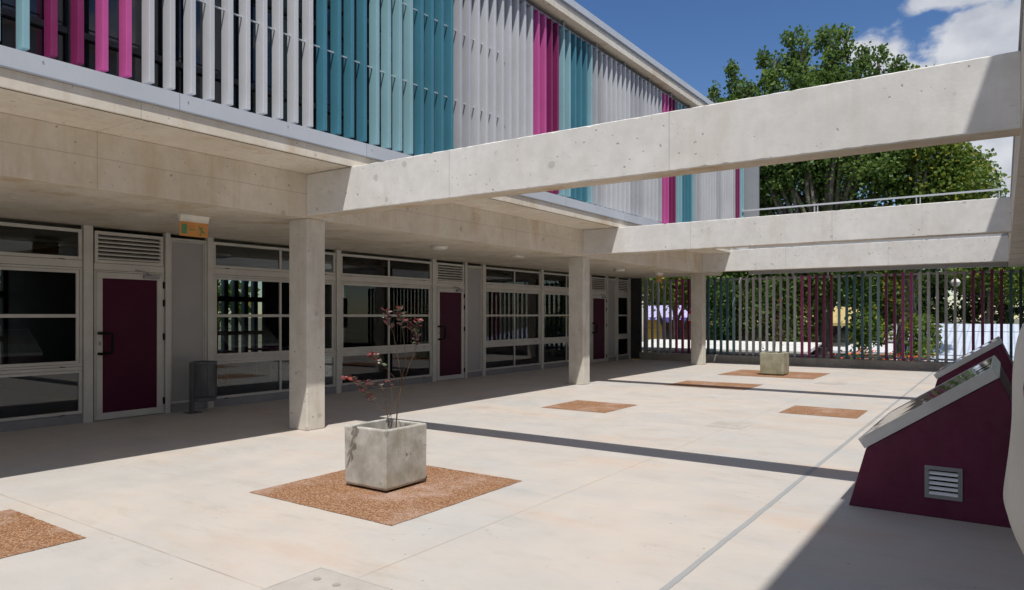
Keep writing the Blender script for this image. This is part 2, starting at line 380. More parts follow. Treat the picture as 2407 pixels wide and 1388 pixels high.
# louvre slats
seq = 'LLMMPP' + 'GGGGGGGGGG' + 'TTTTLLLLTTTT' + 'HHGGGGGGGGG'[:10] + 'PPMM' + 'LLTTTL' + 'HHGGGGGGHHHGGGGH' + 'PPMM' + 'LLTTTL' + 'HHGGGGGGHHGGGGGH' + 'MMLL'
base_h = {}
for i in range(-14, len(seq)):
    ch = seq[i] if i >= 0 else 'G'
    y_ = 5.64 + (i - 16) * (.2135 if i >= 16 else .2085)
    if y_ > 22.25: break
    key = ch
    if key not in base_h:
        base_h[key] = MB().box(-6.745, -6.605, -.052, 0, 3.695, 6.78).obj('louvre_slat', M['s' + ch], B, bevel=.004); o = base_h[key]
    else:
        o = base_h[key].copy(); col.objects.link(o)
    o.location.y = y_ + (rnd.uniform(-.003, .003)); o.location.z = rnd.uniform(-.005, .005)
    # parent inverse was set for world origin: location offset acts in parent space
    o.rotation_euler.z = 0
mb = MB()
for zz in (4.69, 5.73): mb.box(-6.70, -6.68, Y0, 9.4, zz - .007, zz + .007)
mb.obj('louvre_rail', M['fascia'], B)
mb = MB().box(-6.73, -6.63, Y0, 22.2, 6.785, 6.80)
yy = 1.05 - 4 * 1.3
while yy < 22: mb.box(-6.69, -6.65, yy, yy + .05, 6.80, 6.929); yy += 1.28
mb.obj('louvre_hanger', M['fascia_d'], B)

# ground floor glazed front -------------------------------------------------
FX = -10.5
box1('skirting', M['alu_d'], (FX - .06, FX - .012, Y0, 4.72, .0, .128), B)
def frame_window(y0, y1, mull, louvre_top=False):
    """tall glazed bay: transom light, big sash with mid rail, low light"""
    fr = MB(); x0, x1 = FX - .055, FX
    g = .004
    def ring(ya, yb, za, zb, w, xa, xb):
        fr.box(xa, xb, ya, yb, zb - w, zb).box(xa, xb, ya, yb, za, za + w).box(xa, xb, ya, ya + w, za + w, zb - w).box(xa, xb, yb - w, yb, za + w, zb - w)
    ring(y0 + g, y1 - g, 2.265, 2.690, .045, x0, x1)                    # transom light
    fr.box(x0, x1 + .004, y0 + g, y1 - g, 2.160, 2.260)                 # transom rail
    ring(y0 + g, y1 - g, .79, 2.155, .030, x0, x1 + .002)
    ring(y0 + .037, y1 - .037, .823, 2.122, .042, x0 + .01, x1 - .012)  # sash
    fr.box(x0 + .012, x1 - .010, y0 + .08, y1 - .08, 1.465, 1.512)      # mid rail
    fr.box(x0, x1 + .008, y0 + g, y1 - g, .742, .786)                   # sill rail
    ring(y0 + g, y1 - g, .134, .738, .040, x0, x1)
    for m in mull:
        fr.box(x0 + .01, x1 - .006, m - .02, m + .02, 2.312, 2.642)
        fr.box(x0 + .014, x1 - .008, m - .02, m + .02, .868, 1.463).box(x0 + .014, x1 - .008, m - .02, m + .02, 1.514, 2.078)
        fr.box(x0 + .01, x1 - .006, m - .02, m + .02, .176, .696)
    W = fr.obj('window', M['alu'], B, bevel=.003)
    ys = [y0 + .08] + list(mull) + [y1 - .08]
    for a, b in zip(ys, ys[1:]):
        for za, zb in ((2.31, 2.645), (1.51, 2.08), (.865, 1.467), (.174, .698)):
            if louvre_top and za > 2.2: continue
            e = .03 if za > 2.2 or za < .5 else 0
            box1('pane', M['glass'], (FX - .032, FX - .026, a - e, b + e, za, zb), W)
    wd = MB()
    for yy, zz in ((y1 - .30, 2.263), (y0 + .22, 2.263), (y1 - .30, .788), (y1 - .30, .131), (y0 + .2, .131)):
        wd.box(FX + .001, FX + .012, yy, yy + .07, zz - .004, zz + .006)
    wd.obj('drain_cap', M['black'], W)
    if louvre_top:
        lv = MB()
        for k in range(6): lv.box(FX - .05, FX - .02, y0 + .045, y1 - .045, 2.315 + k * .056, 2.345 + k * .056)
        lv.obj('louvre_blade', M['alu'], W)
    return W
def post(y0, y1):
    return box1('post', M['alu'], (FX - .06, FX + .028, y0, y1, 0, 2.753), B, bevel=.003)
def door(y0, y1):
    fr = MB(); x1 = FX
    fr.box(FX - .055, x1 + .003, y0, y1, 2.14, 2.235)
    for (ya, yb, za, zb, w) in ((y0 + .01, y1 - .01, 2.24, 2.69, .045), (y0, y1, .005, 2.135, .022)):
        fr.box(FX - .055, x1, ya, yb, zb - w, zb).box(FX - .055, x1, ya, ya + w, za, zb - w).box(FX - .055, x1, yb - w, yb, za, zb - w)
        if za > 1: fr.box(FX - .055, x1, ya + w, yb - w, za, za + w)
    D = fr.obj('door', M['alu'], B, bevel=.003)
    lf = MB(); a, b = y0 + .026, y1 - .026; w = .085
    lf.box(FX - .045, x1 + .008, a, b, 2.108 - w, 2.108).box(FX - .045, x1 + .008, a, b, .012, .012 + w + .01)
    lf.box(FX - .045, x1 + .008, a, a + w, .108, 2.022).box(FX - .045, x1 + .008, b - w, b, .108, 2.022)
    lf.obj('leaf_frame', M['alu'], D, bevel=.003)
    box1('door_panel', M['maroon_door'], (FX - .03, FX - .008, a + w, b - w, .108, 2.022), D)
    hy = a + .03
    MB().tube([(FX + .005, hy, 1.24), (FX + .07, hy, 1.24), (FX + .078, hy + .02, 1.24), (FX + .08, hy + .12, 1.24), (FX + .08, hy + .15, 1.225), (FX + .08, hy + .155, 1.20),
               (FX + .08, hy + .155, .99), (FX + .08, hy + .15, .965), (FX + .08, hy + .12, .95), (FX + .078, hy + .02, .95), (FX + .07, hy, .95), (FX + .005, hy, .95)], .019, 8).obj('handle', M['black'], D, smooth=True)
    MB().box(FX + .008, FX + .014, hy + .0, hy + .028, 1.07, 1.12).obj('lock', M['vent'], D)
    cl = MB().box(FX + .012, FX + .055, b - .30, b - .07, 2.04, 2.085)
    cl.tube([(FX + .04, b - .2, 2.09), (FX + .13, b - .33, 2.13), (FX + .02, b - .42, 2.155)], .009, 6)
    cl.obj('door_closer', M['steel'], D)
    for zz in (.2, 1.17, 1.68, 1.95): MB().box(FX + .001, FX + .026, b + .004, b + .022, zz - .05, zz + .05).obj('hinge', M['black'], D)
    lv = MB()
    for k in range(6):
        z0 = 2.30 + k * .058
        lv.prism([(FX - .05, z0 + .03), (FX - .046, z0 + .036), (FX - .004, z0 + .012), (FX - .004, z0 - .006), (FX - .012, z0 - .006)], y0 + .055, y1 - .055)
    lv.obj('louvre_blade', M['alu'], D)
    MB().box(FX - .052, FX - .05, y0 + .05, y1 - .05, 2.285, 2.645).obj('louvre_backing', M['dark_panel'], D)
    return D
def blank(y0, y1):
    p = MB().box(FX - .05, FX - .03, y0 + .03, y1 - .03, .165, 2.66).obj('wall_panel', M['panel'], B)
    fr = MB(); w = .03
    fr.box(FX - .055, FX, y0, y1, 2.66, 2.69).box(FX - .055, FX, y0, y1, .134, .164).box(FX - .055, FX, y0, y0 + w, .165, 2.659).box(FX - .055, FX, y1 - w, y1, .165, 2.659)
    fr.box(FX - .05, FX - .012, y0 + .035, y1 - .035, 2.635, 2.655).box(FX - .05, FX - .014, y1 - .05, y1 - .034, .17, 2.634)
    fr.obj('panel_frame', M['alu'], p)
for k in (-2, -1, 0, 1, 2):
    o_ = 7.3 * k
    if o_ + 4.69 > -8: 
        frame_window(1.99 + o_, 4.64 + o_, [3.31 + o_]); post(4.645 + o_, 4.765 + o_)
        door(4.79 + o_, 5.80 + o_); post(5.81 + o_, 5.885 + o_); blank(5.89 + o_, 6.50 + o_); post(6.505 + o_, 6.605 + o_)
    if k == 2:
        frame_window(21.21, 22.08, [], True) ; post(22.085, 22.16)
        break
    frame_window(6.61 + o_, 9.17 + o_, [7.92 + o_]); post(9.175 + o_, 9.285 + o_)
for a, b in ((5.885, 12.02), (13.19, 19.32), (20.49, 22.2)): box1('skirting', M['alu_d'], (FX - .06, FX - .012, a, b, 0, .128), B)
box1('corner_panel', M['dark_panel'], (-10.56, -10.1, 22.17, 22.25, 0, 2.75), B)
# interior of the ground floor: rear wall with fins, partitions
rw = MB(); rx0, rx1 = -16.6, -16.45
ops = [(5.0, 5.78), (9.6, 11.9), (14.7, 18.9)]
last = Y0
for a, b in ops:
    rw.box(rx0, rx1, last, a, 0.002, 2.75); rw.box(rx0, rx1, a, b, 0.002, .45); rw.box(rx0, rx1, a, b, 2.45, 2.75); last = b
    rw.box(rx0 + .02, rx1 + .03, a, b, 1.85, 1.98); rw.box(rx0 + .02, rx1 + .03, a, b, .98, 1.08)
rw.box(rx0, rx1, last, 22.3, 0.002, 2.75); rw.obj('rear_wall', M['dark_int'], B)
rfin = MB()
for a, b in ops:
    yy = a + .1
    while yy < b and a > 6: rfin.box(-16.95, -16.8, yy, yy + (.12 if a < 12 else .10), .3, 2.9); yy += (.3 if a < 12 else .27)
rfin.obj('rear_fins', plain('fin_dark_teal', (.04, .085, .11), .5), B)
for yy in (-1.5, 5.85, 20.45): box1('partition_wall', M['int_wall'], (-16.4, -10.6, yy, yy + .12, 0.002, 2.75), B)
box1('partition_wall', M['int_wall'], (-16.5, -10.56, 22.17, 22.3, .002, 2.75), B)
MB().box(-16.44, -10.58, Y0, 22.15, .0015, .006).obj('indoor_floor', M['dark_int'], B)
for yy in (1.2, 4.0, 7.0, 9.6, 12.2, 14.8, 17.4):
    tl = MB().box(-12.62, -12.50, yy, yy + 1.25, 2.66, 2.70).tube([(-12.56, yy + .05, 2.63), (-12.56, yy + 1.2, 2.63)], .016, 8); tl.obj('ceiling_batten', M['white'], B)
tb = MB()
for yy in (7.6, 9.8, 15.2, 17.2, 3.0): tb.box(-14.2, -13.4, yy, yy + 1.4, .70, .74); tb.box(-14.1, -14.05, yy + .1, yy + .15, 0, .7); tb.box(-13.55, -13.5, yy + .1, yy + .15, 0, .7); tb.box(-14.1, -14.05, yy + 1.2, yy + 1.25, 0, .7); tb.box(-13.55, -13.5, yy + 1.2, yy + 1.25, 0, .7)
tb.obj('built_in_bench', M['steel'], B)

# ---------------------------------------------------------------- right wing (mostly out of frame, shades the right side)
S = thing('side_wing', 'shaded concrete wing at the right edge of the courtyard where the cross beams end', 'building', (4, 6, 0))
box1('long_beam', M['column'], (.10, .42, Y0, 22.6, 2.76, 3.345), S)
box1('beam_flashing', M['fascia_d'], (.085, .43, Y0, 22.6, 3.348, 3.372), S)
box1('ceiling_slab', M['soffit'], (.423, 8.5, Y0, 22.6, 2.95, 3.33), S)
box1('upper_wall', M['fascia'], (1.52, 1.70, Y0, 22.6, 3.38, 7.40), S)
box1('roof', M['edge'], (1.23, 8.6, Y0, 22.6, 7.41, 7.58), S)
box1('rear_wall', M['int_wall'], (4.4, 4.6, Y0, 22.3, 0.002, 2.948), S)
mb = MB(); 
for yy in range(-6, 22, 3): mb.box(4.36, 4.40, yy, yy + 1.9, .9, 2.3)
mb.obj('window', M['dark_panel'], S)
for yc in (-1.33, 5.97, 13.27, 20.57): box1('column', M['column'], (2.9, 3.25, yc, yc + .3, 0, 2.949), S)

# ---------------------------------------------------------------- cross beams
bl = ['nearest wide concrete cross beam spanning the courtyard, with the leaning shadow at its right end',
      'middle concrete cross beam spanning the courtyard at the second column',
      'farthest concrete cross beam, just above the slatted fence']
for (yc, lb, bt) in zip((5.972, 13.272, 20.572), bl, (3.319, 3.319, 3.40)):
    mb = MB(); secs = []; g_ = random.Random(int(yc * 10)); xs_ = [-7.386] + [(-6.545 if bt > 3.33 else -7.3) + i * .045 for i in range(int((.06 + (6.545 if bt > 3.33 else 7.3)) / .045))] + [.0995]
    def jit(a): return g_.gauss(0, a) if g_.random() < .8 else g_.gauss(0, a * 2.6)
    for x_ in xs_:
        top = bt if x_ > -6.56 else 3.319; y1 = yc + .262; ch = .007
        secs.append([(x_, yc, 2.785 + ch + abs(jit(.0022))), (x_, yc + ch + abs(jit(.002)), 2.785), (x_, y1 - ch, 2.785), (x_, y1, 2.785 + ch), (x_, y1, top - ch), (x_, y1 - ch, top - abs(jit(.001))), (x_, yc + ch + abs(jit(.002)), top - abs(jit(.0012))), (x_, yc, top - ch - abs(jit(.0025)))])
    mb.loft(secs); mb.mi = [0] * len(mb.f)
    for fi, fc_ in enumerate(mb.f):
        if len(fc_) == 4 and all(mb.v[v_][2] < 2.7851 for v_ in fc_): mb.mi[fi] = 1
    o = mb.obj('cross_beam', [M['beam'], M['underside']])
    tag(o, lb, 'beam', 'concrete cross beams over the courtyard')

# terrace bridge behind the farthest beam
T = thing('terrace_bridge', 'terrace slab and grey steel joist over the slatted fence at the far end', 'terrace', (-3.5, 21.8, 3))
box1('slab', M['soffit'], (-6.49, .08, 20.84, 22.55, 3.12, 3.42), T)
box1('steel_joist', M['steel'], (-6.49, .08, 22.16, 22.30, 2.76, 2.915), T)
for xx in np.arange(-6.2, .1, .98): box1('bracket', M['steel'], (xx, xx + .05, 22.2, 22.26, 2.66, 2.80), T)
for xx in (-6.4, -3.3, -.1): box1('hanger', M['steel'], (xx, xx + .1, 22.2, 22.3, 2.915, 3.12), T)
box1('edge_flashing', M['steel'], (-6.0, .08, 20.60, 20.836, 3.403, 3.50), T)
RL = thing('terrace_railing', 'thin grey metal handrail along the terrace edge in front of the big tree', 'railing', (-3.4, 22, 3.31))
MB().box(-6.7, -.0, 21.98, 22.03, 4.70, 4.745).obj('handrail', M['fascia'], RL)
for xx in (-6.68, -4.55, -4.46, -1.95, -1.86, -.1): MB().box(xx, xx + .022, 21.99, 22.02, 3.31, 4.70).obj('post', M['fascia'], RL)

# ---------------------------------------------------------------- fence
tag(MB().box(-10.1, 6, 22.04, 22.42, -2.58, .235).obj('kerb_wall', M['kerb'], bevel=.01), 'low weathered concrete kerb wall under the slatted fence', 'low wall')
F = thing('slat_fence', 'fence of separate vertical metal slats painted grey, magenta and teal, standing on the kerb wall', 'fence', (-4, 22.25, .235))
fx = [-9.8, -9.6, -9.4, -9.18, -8.97, -8.76, -8.55, -8.34, -8.13, -7.92, -7.7, -7.49, -7.29, -7.09, -6.89] + [-6.69 + .2015 * i for i in range(34)]
fc = 'HHGHHPPM' + 'MTTTTTL' + 'GGGGGGHHG' + 'PPMMM' + 'LTTTLL' + 'MMPP' + 'GGGHHH' + 'MM'[:2] + 'MMTNN'
while len(fx) < 60: fx.append(fx[-1] + .2)
proto = {}
for x_, ch in zip(fx, fc + 'N' * 20):
    x_ *= 1.011
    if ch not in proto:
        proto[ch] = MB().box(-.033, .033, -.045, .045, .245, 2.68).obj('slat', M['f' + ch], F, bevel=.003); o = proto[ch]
        base_y = 22.25
    else: o = proto[ch].copy(); col.objects.link(o)
    o.location = (x_, 22.22, 0)
    o.rotation_euler.z = R(rnd.choice((-3, -1, 0, 2)))
mb = MB().box(-10.05, 2.2, 22.26, 22.30, 2.60, 2.65).box(-10.05, 2.2, 22.26, 22.30, .27, .32); mb.obj('rail', M['steel'], F)
for zz in (1.065, 1.885): MB().tube([(-10.05, 22.23, zz), (2.2, 22.23, zz)], .007, 6).obj('rod', M['black'], F)
for xx in (-9.95, -8.2, -6.25, -4.2, -2.25, -.3): MB().box(xx, xx + .05, 22.27, 22.33, .235, .30).obj('foot', M['steel'], F)
MB().box(-10.0, -9.9, 22.14, 22.24, 0, 2.75).obj('end_post', M['steel'], F)
# red and white tape marker tied round a slat beside the third column
tag(MB().box(-8.41, -8.335, 22.12, 22.165, 1.22, 1.62).obj('warning_sign', [plain('red_white', (.7, .7, .68))]), 'small upright red and white sign tied to the fence beside the farthest column', 'sign')
sg = bpy.data.objects['warning_sign']; 
t = MT('red_white_bands'); zz = t.xyz()[2]
c = t.mix(t.math('ADD', t.math('GREATER_THAN', zz, 1.54), t.math('LESS_THAN', zz, 1.31)), (.75, .74, .72), (.55, .02, .02)); sg.data.materials[0] = t.fin(c, .5)

# ---------------------------------------------------------------- roof-light boxes
def lightbox(y0, dy, lb):
    L = thing('roof_light_box', lb, 'roof light', (-.3, y0, 0), 'maroon wedge-shaped roof light boxes')
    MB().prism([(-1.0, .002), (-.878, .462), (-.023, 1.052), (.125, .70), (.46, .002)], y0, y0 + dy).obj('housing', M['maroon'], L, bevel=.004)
    d = Vector((.855, .590)).normalized(); n = Vector((-d.y, d.x)); a = Vector((-.875, .4645)); Ln = 1.0407; h = .088
    def bar(s0, s1, ya, yb, n0=0.004, n1=h):
        return [tuple(a + d * s0 + n * n0), tuple(a + d * s1 + n * n0), tuple(a + d * s1 + n * n1), tuple(a + d * s0 + n * n1)], ya, yb
    fr = MB()
    for args in (bar(-.01, Ln, y0 - .012, y0 + .004), bar(-.01, Ln, y0 + dy - .004, y0 + dy + .012), bar(-.01, .006, y0 + .0042, y0 + dy - .0042), bar(Ln - .014, Ln, y0 + .0042, y0 + dy - .0042)):
        fr.prism(*args)
    fr.obj('frame', M['trim'], L, bevel=.003)
    MB().prism(*bar(.008, Ln - .016, y0 + .006, y0 + dy - .006, .055, .084)).obj('glazing', M['skyglass'], L)
    # vent grille
    yv = y0; V = MB(); xa, xb, za, zb = -.482, -.244, .145, .382
    def vr(w, off, dep, q=0):
        V.box(xa + q, xb - q, yv - dep, yv - .001, zb - q - w, zb - q).box(xa + q, xb - q, yv - dep, yv - .001, za + q, za + q + w)
        V.box(xa + q, xa + q + w, yv - dep, yv - .001, za + q + w, zb - q - w).box(xb - q - w, xb - q, yv - dep, yv - .001, za + q + w, zb - q - w)
    vr(.016, 0, .014); vr(.010, 0, .019, .0165)
    v_ = V.obj('vent_grille', M['vent'], L)
    MB().box(xa + .02, xb - .02, yv - .003, yv - .0008, za + .02, zb - .02).obj('backing', M['black'], v_)
    for k in range(5):
        z0 = za + .034 + k * .037
        s_ = MB(); s_.v = [(xa + .028, yv - .018, z0), (xb - .028, yv - .018, z0), (xb - .028, yv - .0035, z0 + .016), (xa + .028, yv - .0035, z0 + .016),
                           (xa + .028, yv - .018, z0 - .006), (xb - .028, yv - .018, z0 - .006), (xb - .028, yv - .0035, z0 + .012), (xa + .028, yv - .0035, z0 + .012)]
        s_.add([(0, 1, 2, 3), (4, 7, 6, 5), (0, 4, 5, 1), (1, 5, 6, 2), (2, 6, 7, 3), (3, 7, 4, 0)]); s_.obj('slat', M['vent_s'], v_)
lightbox(6.08, 1.86, 'near maroon wedge roof light box with pale metal trim and side vent grille')
lightbox(13.3, 1.86, 'farther maroon wedge-shaped roof light box, seen behind the near one')

# ---------------------------------------------------------------- planters and shrubs
def planter(cx, cy, s, h, lb, mat='planter'):
    P_ = thing('planter', lb, 'planter', (cx, cy, 0), 'square concrete planters')
    mb = MB(); H2 = s / 2; w = .035; z0 = .022
    def sq(q, z): return [(cx + dx * q, cy + dy_ * q, z) for dx, dy_ in ((-1, -1), (1, -1), (1, 1), (-1, 1))]
    mb.loft([sq(H2 - .012, z0), sq(H2, z0 + .02), sq(H2 + .004, h - .01), sq(H2 - .004, h), sq(H2 - w, h), sq(H2 - w - .004, h - .01), sq(H2 - w - .006, h - .14)], caps=True)
    body = mb.obj('box', M[mat], P_, bevel=.006)
    MB().box(cx - H2 + .06, cx + H2 - .06, cy - H2 + .06, cy + H2 - .06, .0045, z0 + .003).obj('foot', M['black'], P_)
    t = MT('soil'); m = t.fin(t.mix(t.mp(t.noise(30, 5), .4, .6), (.05, .03, .02), (.13, .08, .05)), .95); t.bump(t.noise(40, 4), 1, .02)
    MB().box(cx - H2 + w + .006, cx + H2 - w - .006, cy - H2 + w + .006, cy + H2 - w - .006, h - .2, h - .125).obj('soil', m, P_)
planter(-4.485, 4.49, .50, .535, 'near square weathered concrete planter standing on pebble paving')
planter(-4.72, 18.33, .56, .56, 'far square mossy concrete planter in front of the slatted fence', 'planter_moss')

t = MT('red_leaf'); zz = t.noise(9, 3)
att = N(t.t, 'ShaderNodeAttribute'); att.attribute_name = 'tone'
rp = N(t.t, 'ShaderNodeValToRGB'); e = rp.color_ramp.elements; e[0].color = (.07, .10, .04, 1); e[0].position = 0; e[1].color = (.27, .055, .04, 1); e[1].position = 1
e.new(.35).color = (.07, .035, .03, 1); e.new(.6).color = (.11, .025, .03, 1); t.L(att.outputs['Fac'], rp.inputs[0])
M['redleaf'] = t.fin(rp.outputs[0], .4)
M['twig'] = plain('twig_bark', (.13, .075, .05), .8, 0, .3, .3, 20)
def leaf_mesh(name, items, mat, parent, wid=.5):
    """items: (pos, dir, size, tone) -> folded pointed leaves of 4 faces"""
    V, Fc, T_ = [], [], []
    for p, d, s, tone in items:
        d = Vector(d).normalized(); a = d.cross(Vector((rnd.uniform(-1, 1), rnd.uniform(-1, 1), rnd.uniform(-1, 1)))).normalized(); n = a.cross(d)
        p = Vector(p); w = s * wid * .5; b = len(V)
        for q in (p, p + d * s * .35 + a * w + n * w * .35, p + d * s * .35 - a * w + n * w * .35, p + d * s * .4, p + d * s * .75 + a * w * .7 + n * w * .1, p + d * s * .75 - a * w * .7 + n * w * .1, p + d * s - n * w * .5):
            V.append(tuple(q)); T_.append(tone)
        Fc += [(b, b + 3, b + 1), (b, b + 2, b + 3), (b + 1, b + 3, b + 4), (b + 3, b + 2, b + 5), (b + 3, b + 6, b + 4), (b + 3, b + 5, b + 6)]
    me = bpy.data.meshes.new(name); me.from_pydata(V, [], Fc); me.materials.append(mat)
    at = me.attributes.new('tone', 'FLOAT', 'POINT'); at.data.foreach_set('value', T_)
    o = bpy.data.objects.new(name, me); col.objects.link(o)
    if parent: o.parent = parent; o.matrix_parent_inverse = parent_world(parent).inverted()
    return o
def shrub(cx, cy, stems, lb, zs=1.0):
    """stems: list of (points (dx, dy, z), r0, r1, leaf_from, leaf_n, size)"""
    S_ = thing('shrub', lb, 'shrub', (cx, cy, .42), 'shrubs growing in the planters')
    sm = MB(); items = []
    for pts, r0, r1, lf, ln, sz in stems:
        P3 = [Vector((cx + a, cy + b, c_)) for a, b, c_ in pts]
        # smooth subdivision
        fine = []
        for i in range(len(P3) - 1):
            p0, p1, p2, p3 = P3[max(i - 1, 0)], P3[i], P3[i + 1], P3[min(i + 2, len(P3) - 1)]
            for k in range(5):
                u = k / 5; fine.append(.5 * ((2 * p1) + (p2 - p0) * u + (2 * p0 - 5 * p1 + 4 * p2 - p3) * u * u + (3 * p1 - p0 - 3 * p2 + p3) * u ** 3) + Vector((rnd.uniform(-1, 1), rnd.uniform(-1, 1), 0)) * .003)
        fine.append(P3[-1]); n = len(fine)
        sm.tube(fine, [(r0 + (r1 - r0) * i / (n - 1)) * .75 for i in range(n)], 6)
        for k in range(ln):
            u = lf + (1 - lf) * (k + rnd.random()) / ln; i = min(int(u * (n - 1)), n - 2)
            p = fine[i].lerp(fine[i + 1], u * (n - 1) - i); an = k * 2.4
            ax = (fine[i + 1] - fine[i]).normalized()
            d = Vector((math.cos(an), math.sin(an), rnd.uniform(-.5, .35))) + ax * .4
            tip = (u - lf) / (1 - lf + 1e-6)
            tone = 1.0 - rnd.random() * .3 if tip > .84 else rnd.choice((.0, .05, .3, .4, .45, .55, .6, .65, .5))
            items.append((p, d, sz * rnd.uniform(.9, 1.35), tone))
    sm.obj('stems', M['twig'], S_, smooth=True); leaf_mesh('leaves', items, M['redleaf'], S_)
# near shrub: stems leave the soil near the box centre
def q(px, py): return px, py
shrub(-4.44, 4.50, [
    ([(.06, .0, .40), (.066, .0, .50), (.086, 0, .695), (.12, .0, .826), (.135, .0, .95)], .009, .007, .9, 0, .04),
    ([(.135, .0, .944), (.103, -.04, 1.234), (.113, -.08, 1.341), (.086, -.12, 1.448), (.084, -.14, 1.543)], .004, .002, .60, 22, .045),
    ([(.135, .0, .944), (.257, -.08, 1.134), (.298, -.16, 1.377), (.308, -.2, 1.48), (.32, -.22, 1.567)], .004, .002, .52, 24, .045),
    ([(.13, .0, .86), (.22, .02, 1.086), (.262, .04, 1.214), (.274, .04, 1.362), (.306, .02, 1.469)], .004, .002, .55, 32, .042),
    ([(.262, .04, 1.25), (.253, 0, 1.363), (.236, -.02, 1.416), (.234, -.04, 1.458)], .003, .002, .3, 18, .045),
    ([(-.018, .0, .40), (-.018, .0, .5), (-.031, -.04, .777), (-.041, -.06, .854), (-.081, -.08, .928)], .005, .002, .7, 6, .035),
    ([(0, .0, .40), (0, .0, .5), (0, .02, .795), (-.048, .03, .922)], .005, .002, .85, 8, .04),
    ([(-.02, 0, .60), (.019, -.03, .645), (-.064, -.14, .741), (-.059, -.26, .859), (-.028, -.40, .966), (.001, -.52, .99)], .005, .002, .40, 56, .042),
    ([(.12, .0, .90), (.103, -.1, .993), (.135, -.22, 1.075), (.15, -.32, 1.127), (.197, -.40, 1.189)], .003, .0015, .5, 26, .045),
    ([(.108, .0, .879), (-.116, 0, .844), (-.225, 0, .86), (-.303, 0, .905)], .003, .0015, .75, 12, .04),
    ([(-.02, .01, .42), (-.06, .03, .60), (-.09, .04, .66)], .003, .0015, .7, 3, .035),
], 'sparse red-leaved shrub with bare stems in the near planter')
shrub(-4.72, 18.33, [
    ([(.0, .0, .42), (.03, .0, .9), (.08, .02, 1.35), (.13, .03, 1.9)], .008, .003, .3, 46, .07),
    ([(.1, .05, .42), (.16, .05, .8), (.2, .05, 1.1)], .006, .003, .4, 16, .06),
    ([(-.12, 0, .42), (-.26, -.05, .66), (-.36, -.05, .9)], .005, .003, .4, 12, .06)], 'thin dark shrub in the far planter against the fence')

# ---------------------------------------------------------------- litter bin
BN = thing('litter_bin', 'dark grey mesh litter bin on a short post by the grey wall panel', 'litter bin', (-10.2, 6.24, 0))
bc = (-10.17, 6.26); br = .175
MB().lathe([(br - .012, .735), (br - .012, .78), (br + .006, .782), (br + .008, .742), (br, .735)], (*bc, 0), 32).obj('rim', M['bin'], BN, smooth=False)
MB().lathe([(.01, .175), (br - .004, .175), (br, .185), (br, .225), (br - .01, .225), (br - .012, .19), (.01, .19)], (*bc, 0), 32).obj('base', M['bin'], BN)
ms = MB()
for sgn in (1, -1):
    for k in range(40):
        a0 = 2 * math.pi * k / 40; pts = []
        for j in range(12):
            u = j / 11; an = a0 + sgn * u * 1.25; pts.append((bc[0] + br * math.cos(an), bc[1] + br * math.sin(an), .22 + u * .52))
        ms.tube(pts, .0036, 4, caps=False)
ms.obj('mesh_basket', M['bin'], BN)
MB().box(bc[0] - .06, bc[0] + .02, bc[1] - br - .045, bc[1] - br - .004, .006, .775).obj('post', M['bin'], BN, bevel=.004)
MB().box(bc[0] - .12, bc[0] + .08, bc[1] - br - .10, bc[1] - br + .10, .001, .012).obj('foot_plate', M['bin'], BN)

# ---------------------------------------------------------------- ceiling fittings
def ceil_light(x_, y_, lb):
    o = thing('ceiling_light', lb, 'ceiling light', (x_, y_, 2.754), 'round ceiling lights under the concrete soffit')
    MB().lathe([(.165, -.001), (.165, -.022), (.14, -.022)], (x_, y_, 2.754), 32).obj('rim', M['white'], o, smooth=True)
    MB().lathe([(.155, -.02), (.145, -.045), (.11, -.062), (.06, -.072), (.005, -.075)], (x_, y_, 2.754), 32).obj('bowl', M['opal'], o, smooth=True)
ceil_light(-8.42, 9.78, 'round white ceiling light nearer to the camera, between the first and second columns')
ceil_light(-8.56, 17.4, 'round white ceiling light farther away, between the second and third columns')
tag(MB().box(-8.47, -8.36, 12.15, 12.46, 2.715, 2.7545).obj('ceiling_box', M['white'], bevel=.006), 'small white rectangular fitting on the soffit near the second column', 'ceiling fitting')
t = MT('orange_sign'); M['orange'] = t.fin(t.mix(t.mp(t.noise(5, 3), .3, .7), (.58, .26, .07), (.66, .32, .10)), .5)
M['green'] = plain('sign_green', (.10, .28, .13), .5)
